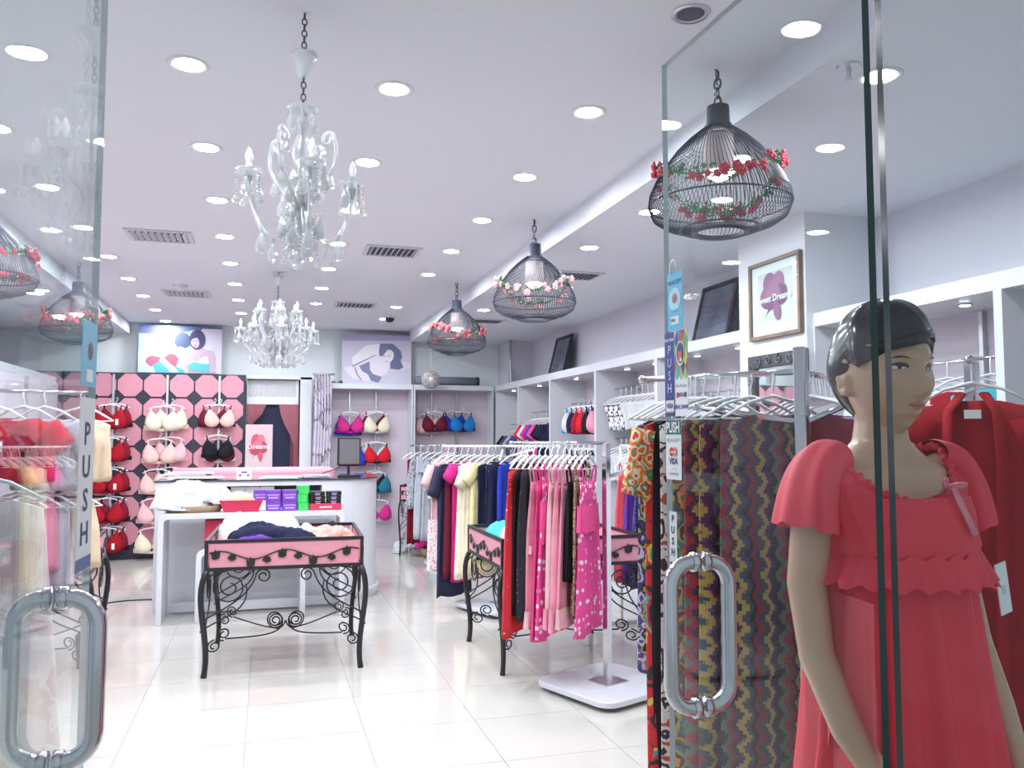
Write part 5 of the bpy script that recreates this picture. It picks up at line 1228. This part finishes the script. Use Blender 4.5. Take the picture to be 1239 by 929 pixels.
# yoke: cloth from the neckline down over shoulders to the bodice
rg = []
for i in range(6):
    t = i/5; ring = []
    for k in range(144):
        p = Vector(pts[k]); a = 2*PI*k/144; q = Vector(lift((.190*math.cos(a), .000+(.112 if math.sin(a) < 0 else .088)*math.sin(a), 1.400-.065*max(0, -math.sin(a)))))
        v = p.lerp(q, t); bulge = .018*math.sin(t*PI); ring.append((v.x+bulge*math.cos(a)+.002*math.sin(k*1.3)*t, v.y+bulge*.6*math.sin(a)+.002*math.sin(k*1.3)*t, v.z+bulge*.5))
    rg.append(ring)
MB().loft(rg, caps=False).build('dress_yoke', CORAL, man, True)
fr = folded_loft([(1.285,.166,.152,0,-.016,.003),(1.262,.178,.164,0,-.016,.006),(1.240,.190,.174,0,-.016,.009),(1.228,.196,.178,0,-.016,.012)], nf=23, seed=5, ragged=.005)
fr.v = [lift(v) for v in fr.v]; fr.build('dress_frill', CORAL, man, True)
for s in (-1, 1):
    rg = []
    path = bez((.128,1.470),(.170,1.474),(.200,1.43),(.212,1.325), 11)
    for i, (px, pz) in enumerate(path):
        t = i/11; th = R(12+62*t); ru = .034+.022*t; ry = .050+.028*t; ring = []
        for k in range(48):
            a = 2*PI*k/48; w = .004*t*math.sin(7*a+i*.2); u = (ru+w)*math.cos(a)
            ring.append(lift((s*(px+u*math.sin(th)), .004+(ry+w)*math.sin(a), pz+u*math.cos(th)+.003*t*math.sin(7*a+1))))
        rg.append(ring)
    MB().loft(rg, caps=False).build('dress_sleeve', CORAL, man, True)
# sheer floating side panels on the arm side
for zt_, zb_, x_, nm in ((1.25, 1.02, -.155, 1), (1.10, .86, -.150, 2)):
    rg = []
    for i in range(10):
        t = i/9; z = zt_+(zb_-zt_)*t
        rg.append([(x_-.02*t+.035*math.sin(k*.45)*t*.5-.018*abs(k-10)/10, -.15+.20*k/20-.02*t, z-.03*math.sin(k*.5)*t-.05*t*(k/20)) for k in range(21)])
    MB().loft(rg, close=False).build('dress_side_panel', CORS, man, True)
RIB = mat('pink_ribbon', (.86,.26,.34), .35)
bw = MB()
bw.tube(bez((.045,-.122,1.412),(.02,-.150,1.44),(.0,-.150,1.43),(.045,-.124,1.412)), .006, 6, flat=.5).tube(bez((.045,-.122,1.412),(.08,-.150,1.43),(.10,-.14,1.41),(.045,-.124,1.412)), .006, 6, flat=.5)
bw.add([(.040,-.140,1.412),(.056,-.140,1.410),(.078,-.168,1.325),(.060,-.170,1.322),(.040,-.137,1.412),(.056,-.137,1.410),(.078,-.165,1.325),(.060,-.167,1.322)], [(0,1,2,3),(4,7,6,5),(0,4,5,1),(1,5,6,2),(2,6,7,3),(3,7,4,0)])
bw.v = [lift((x, y+.012, z)) for x, y, z in bw.v]; bw.build('dress_ribbon', RIB, man, True)
tg = MB().box(-.018,-.001,-.10,.018,.001,0).build('price_tag', PAPER, man, False, (.152, -.128, 1.305)); tg.rotation_euler = (0, R(-10), R(10))
MB().box(-.006,-.0016,-.062,.006,-.0012,-.045).build('printed_mark', STEEL, tg)

# ================================================================= GLASS DOORS, SHOP WINDOWS
def glass_leaf(t, L, h, z0=.012, th=.012, gm=None):
    """leaf along +x from the hinge at the origin"""
    m = MB().box(0, -th/2, z0, L, th/2, h); o = m.build('glass_pane', gm or GLASS, t)
    o.data.materials.append(GEDGE); o.data.materials.append(GEDGE2)
    for p in o.data.polygons:
        if abs(p.normal.y) < .5: p.material_index = 2 if (p.normal.x > .5 or p.normal.z > .5) else 1
    return o
def pull_handle(t, x, z0, z1, out=.062, r=.0145):
    for s in (-1, 1):
        q = .045
        pts = [(x, s*.006, z1)] + [(x, s*(out-q+q*math.sin(a)), z1-q+q*math.cos(a)) for a in [PI/2*i/6 for i in range(7)]] + [(x, s*(out-q+q*math.cos(a)), z0+q-q*math.sin(a)) for a in [PI/2*i/6 for i in range(7)]] + [(x, s*.006, z0)]
        hd = MB().tube(pts, r, 14).build('pull_handle', CHROME, t, True)
        for z in (z0, z1): MB().tube([(x, s*.005, z), (x, s*.018, z)], r*1.28, 14).build('collar', CHROME, hd, True)
def fittings(t, L, h):
    for z in (.012, h-.06): MB().box(-.01, -.018, z, .14, .018, z+.06 if z > 1 else z+.07).build('patch_fitting', STEEL, t)
# right leaf, open inward
dr_ = struct(thing('door_1', 'open frameless glass door leaf with card stickers and chrome pull handle', 'door', (.80, .945, 0), R(91.2)))
glass_leaf(dr_, .59, 2.33); pull_handle(dr_, .475, 1.045, 1.315); fittings(dr_, .59, 2.33)
dl_ = struct(thing('door_2', 'open frameless glass door leaf with chrome pull handle across the entrance', 'door', (-.345, .93, 0), R(87.2)))
glass_leaf(dl_, .735, 2.40, gm=GLASS_L); pull_handle(dl_, .555, 1.04, 1.295); fittings(dl_, .735, 2.40)
w1 = struct(thing('window_1', 'fixed glass shop window beside the mannequin', 'window', (.800, YF, 0), 0)); glass_leaf(w1, 2.77, 2.45, .02)
w2 = struct(thing('window_2', 'fixed glass shop window across the entrance', 'window', (-.375, YF, 0), PI)); glass_leaf(w2, 3.03, 2.45, .02)

# ---------------------------------------------------------------- stickers on the door glass
def on_leaf(leaf_loc, rot, x, z, side):
    c, s = math.cos(rot), math.sin(rot); return (leaf_loc[0]+c*x-s*side, leaf_loc[1]+s*x+c*side, z)
RL, RA = (.80, .945), R(91.2)
def sticker(label, x_far, z0, w, h, bgc, name='door_sticker', leaf=(RL, RA), side=.0068):
    """x_far: distance of its far (first read) edge from the hinge; reads from far to near"""
    t = thing(name, label, 'sticker', on_leaf(leaf[0], leaf[1], x_far, z0, side)); t.rotation_euler.z = leaf[1]+PI
    MB().box(0, -.0006, 0, w, 0, h).build('card', pmat(S(*bgc)), t); return t
def put(t, s, size, c, x, z, sx=1., bold=0., lay=1): inst(text_mesh(s, size, pmat(S(*c)), font_scale_x=sx, bold=bold), 'lettering', t, (x, -.0008-.0004*lay, z), (PI/2,0,0))
def blk(t, nm, c, x0, z0, x1, z1, lay=1): MB().add([(x0,-.0007-.0004*lay,z0),(x1,-.0007-.0004*lay,z0),(x1,-.0007-.0004*lay,z1),(x0,-.0007-.0004*lay,z1)], [(0,1,2,3)]).build(nm, pmat(S(*c)), t)
def disc(t, nm, c, x, z, r, lay=1, ry=None): MB().add([(u,-.0007-.0004*lay,v) for u,v in ell(x,z,r,ry or r)], [tuple(range(18))]).build(nm, pmat(S(*c)), t)
E0 = .59
t = sticker('hanging light blue We Accept card on the door glass', E0-.016, 1.765, .060, .118, (92,186,222))
MB().tube([(.018,-.003,.116)]+[(.030+.013*math.cos(a),-.003,.122+.020*math.sin(a)) for a in [PI-PI*i/8 for i in range(9)]], .0022, 6).build('card_hook', HANGER, t, True)
disc(t,'printed_glow',(170,222,240),.03,.062,.024); disc(t,'printed_apple',(168,92,96),.030,.064,.010,2); disc(t,'printed_apple',(190,110,110),.030,.070,.007,3,.004)
put(t,'WE ACCEPT',.012,(30,60,110),.030,.097,.85,.0002); put(t,'bKash',.009,(140,110,170),.030,.040); blk(t,'printed_panel',(230,236,240),.014,.012,.046,.028); put(t,'VISA',.009,(40,50,120),.024,.020,1,.0002,2)
t = sticker('dark blue vertical PUSH card with a patterned payment half', E0-.002, 1.592, .092, .170, (240,242,246))
blk(t,'printed_band',(38,56,140),0,0,.040,.170); put(t,'BRAC BANK',.0085,(235,238,245),.020,.155,.8,.0002,2)
for i, ch in enumerate('PUSH'): put(t, ch, .026, (215,220,240), .020, .134-.026*i, 1, 0, 2)
blk(t,'printed_panel',(236,238,240),.004,.008,.037,.036,2); put(t,'VISA',.014,(36,44,120),.0205,.021,1,.0004,3); blk(t,'printed_stripe',(220,170,90),.004,.008,.037,.011,3); blk(t,'printed_stripe',(30,40,110),.004,.033,.037,.036,3)
pal = [(90,190,200),(200,80,70),(60,130,200),(150,200,120),(40,80,160),(230,220,130),(200,180,150),(80,170,110),(190,60,80)]
k = 0
for i in range(4):
    for j in range(6):
        cx, cz = .040+.0174*i-(.0 if j % 2 else -.0087), .080+.018*j; pts = [(cx-.0087,cz),(cx,cz-.018),(cx+.0087,cz),(cx,cz+.018)]
        pts = [(min(.092,max(.040,a)), min(.170,max(.072,b))) for a, b in pts]
        if len(set(pts)) > 2:
            MB().add([(u,-.0011-.00002*k,v) for u,v in pts], [(0,1,2,3)]).build('printed_diamond', pmat(S(*pal[k % 9])), t)
        k += 1
disc(t,'printed_oval',(238,234,170),.066,.124,.017,4,.025); disc(t,'printed_oval',(38,50,130),.066,.125,.014,5,.021); blk(t,'printed_phone',(214,96,64),.058,.106,.074,.128,6); blk(t,'printed_phone',(240,240,240),.066,.108,.073,.115,7)
put(t,'We Accept',.009,(80,90,130),.066,.060); disc(t,'printed_circle',(206,50,50),.052,.042,.006); put(t,'VISA',.011,(40,48,120),.067,.042,1,.0003); blk(t,'printed_box',(60,70,90),.078,.037,.086,.047); put(t,'BRAC BANK',.011,(50,60,140),.066,.018,.9,.0003)
t = sticker('white card sticker with green PUSH heading', E0-.002, 1.466, .062, .114+.004, (232,234,236))
blk(t,'printed_band',(28,98,92),0,.090,.062,.118); put(t,'PUSH',.030,(240,242,242),.030,.103,.78,.0008,2); put(t,'WE ACCEPT',.010,(110,115,135),.031,.078)
disc(t,'printed_circle',(200,56,60),.024,.055,.0095); disc(t,'printed_circle',(222,120,120),.038,.055,.0095,2); put(t,'mastercard',.005,(240,240,240),.031,.055,1,.0002,3); put(t,'VISA',.017,(40,44,130),.031,.036,1,.0006)
MB().tube([(.034+.012*math.cos(a),-.0012,.016+.006*math.sin(a)) for a in [.3+2.4*i/8 for i in range(9)]], .0004, 4).build('printed_arc', pmat(S(150,160,180)), t); put(t,'LankaBangla',.0085,(110,130,150),.031,.012)
t = sticker('narrow white vertical PUSH sticker above the pull handle', E0-.012, 1.27, .030, .132, (222,226,230))
for i, ch in enumerate('PUSH'): put(t, ch, .020, (24,26,34), .015, .117-.022*i, 1, .0006)
blk(t,'printed_panel',(70,130,190),.003,.0,.027,.022); blk(t,'printed_panel',(30,40,60),.003,.026,.027,.032)
LLd = ((-.345, .93), R(87.2))
t = sticker('light blue card sticker on the opposite door glass', .735-.005, 1.64, .10, .115, (120,190,220), leaf=LLd, side=-.0068); t.rotation_euler.z = LLd[1]; t.location = on_leaf(LLd[0], LLd[1], .63, 1.64, -.0068)
disc(t,'printed_emblem',(110,60,80),.055,.062,.016); blk(t,'printed_panel',(230,236,240),.03,.008,.075,.030)
t = sticker('white vertical PUSH sticker on the opposite door glass', .735, 1.32, .10, .30, (226,230,232), leaf=LLd, side=-.0068); t.location = on_leaf(LLd[0], LLd[1], .63, 1.32, -.0068); t.rotation_euler.z = LLd[1]
for i, ch in enumerate('PUSH'): put(t, ch, .055, (60,66,90), .05, .235-.058*i, 1.4, .001)
blk(t,'printed_panel',(90,110,160),.0,.0,.10,.022)
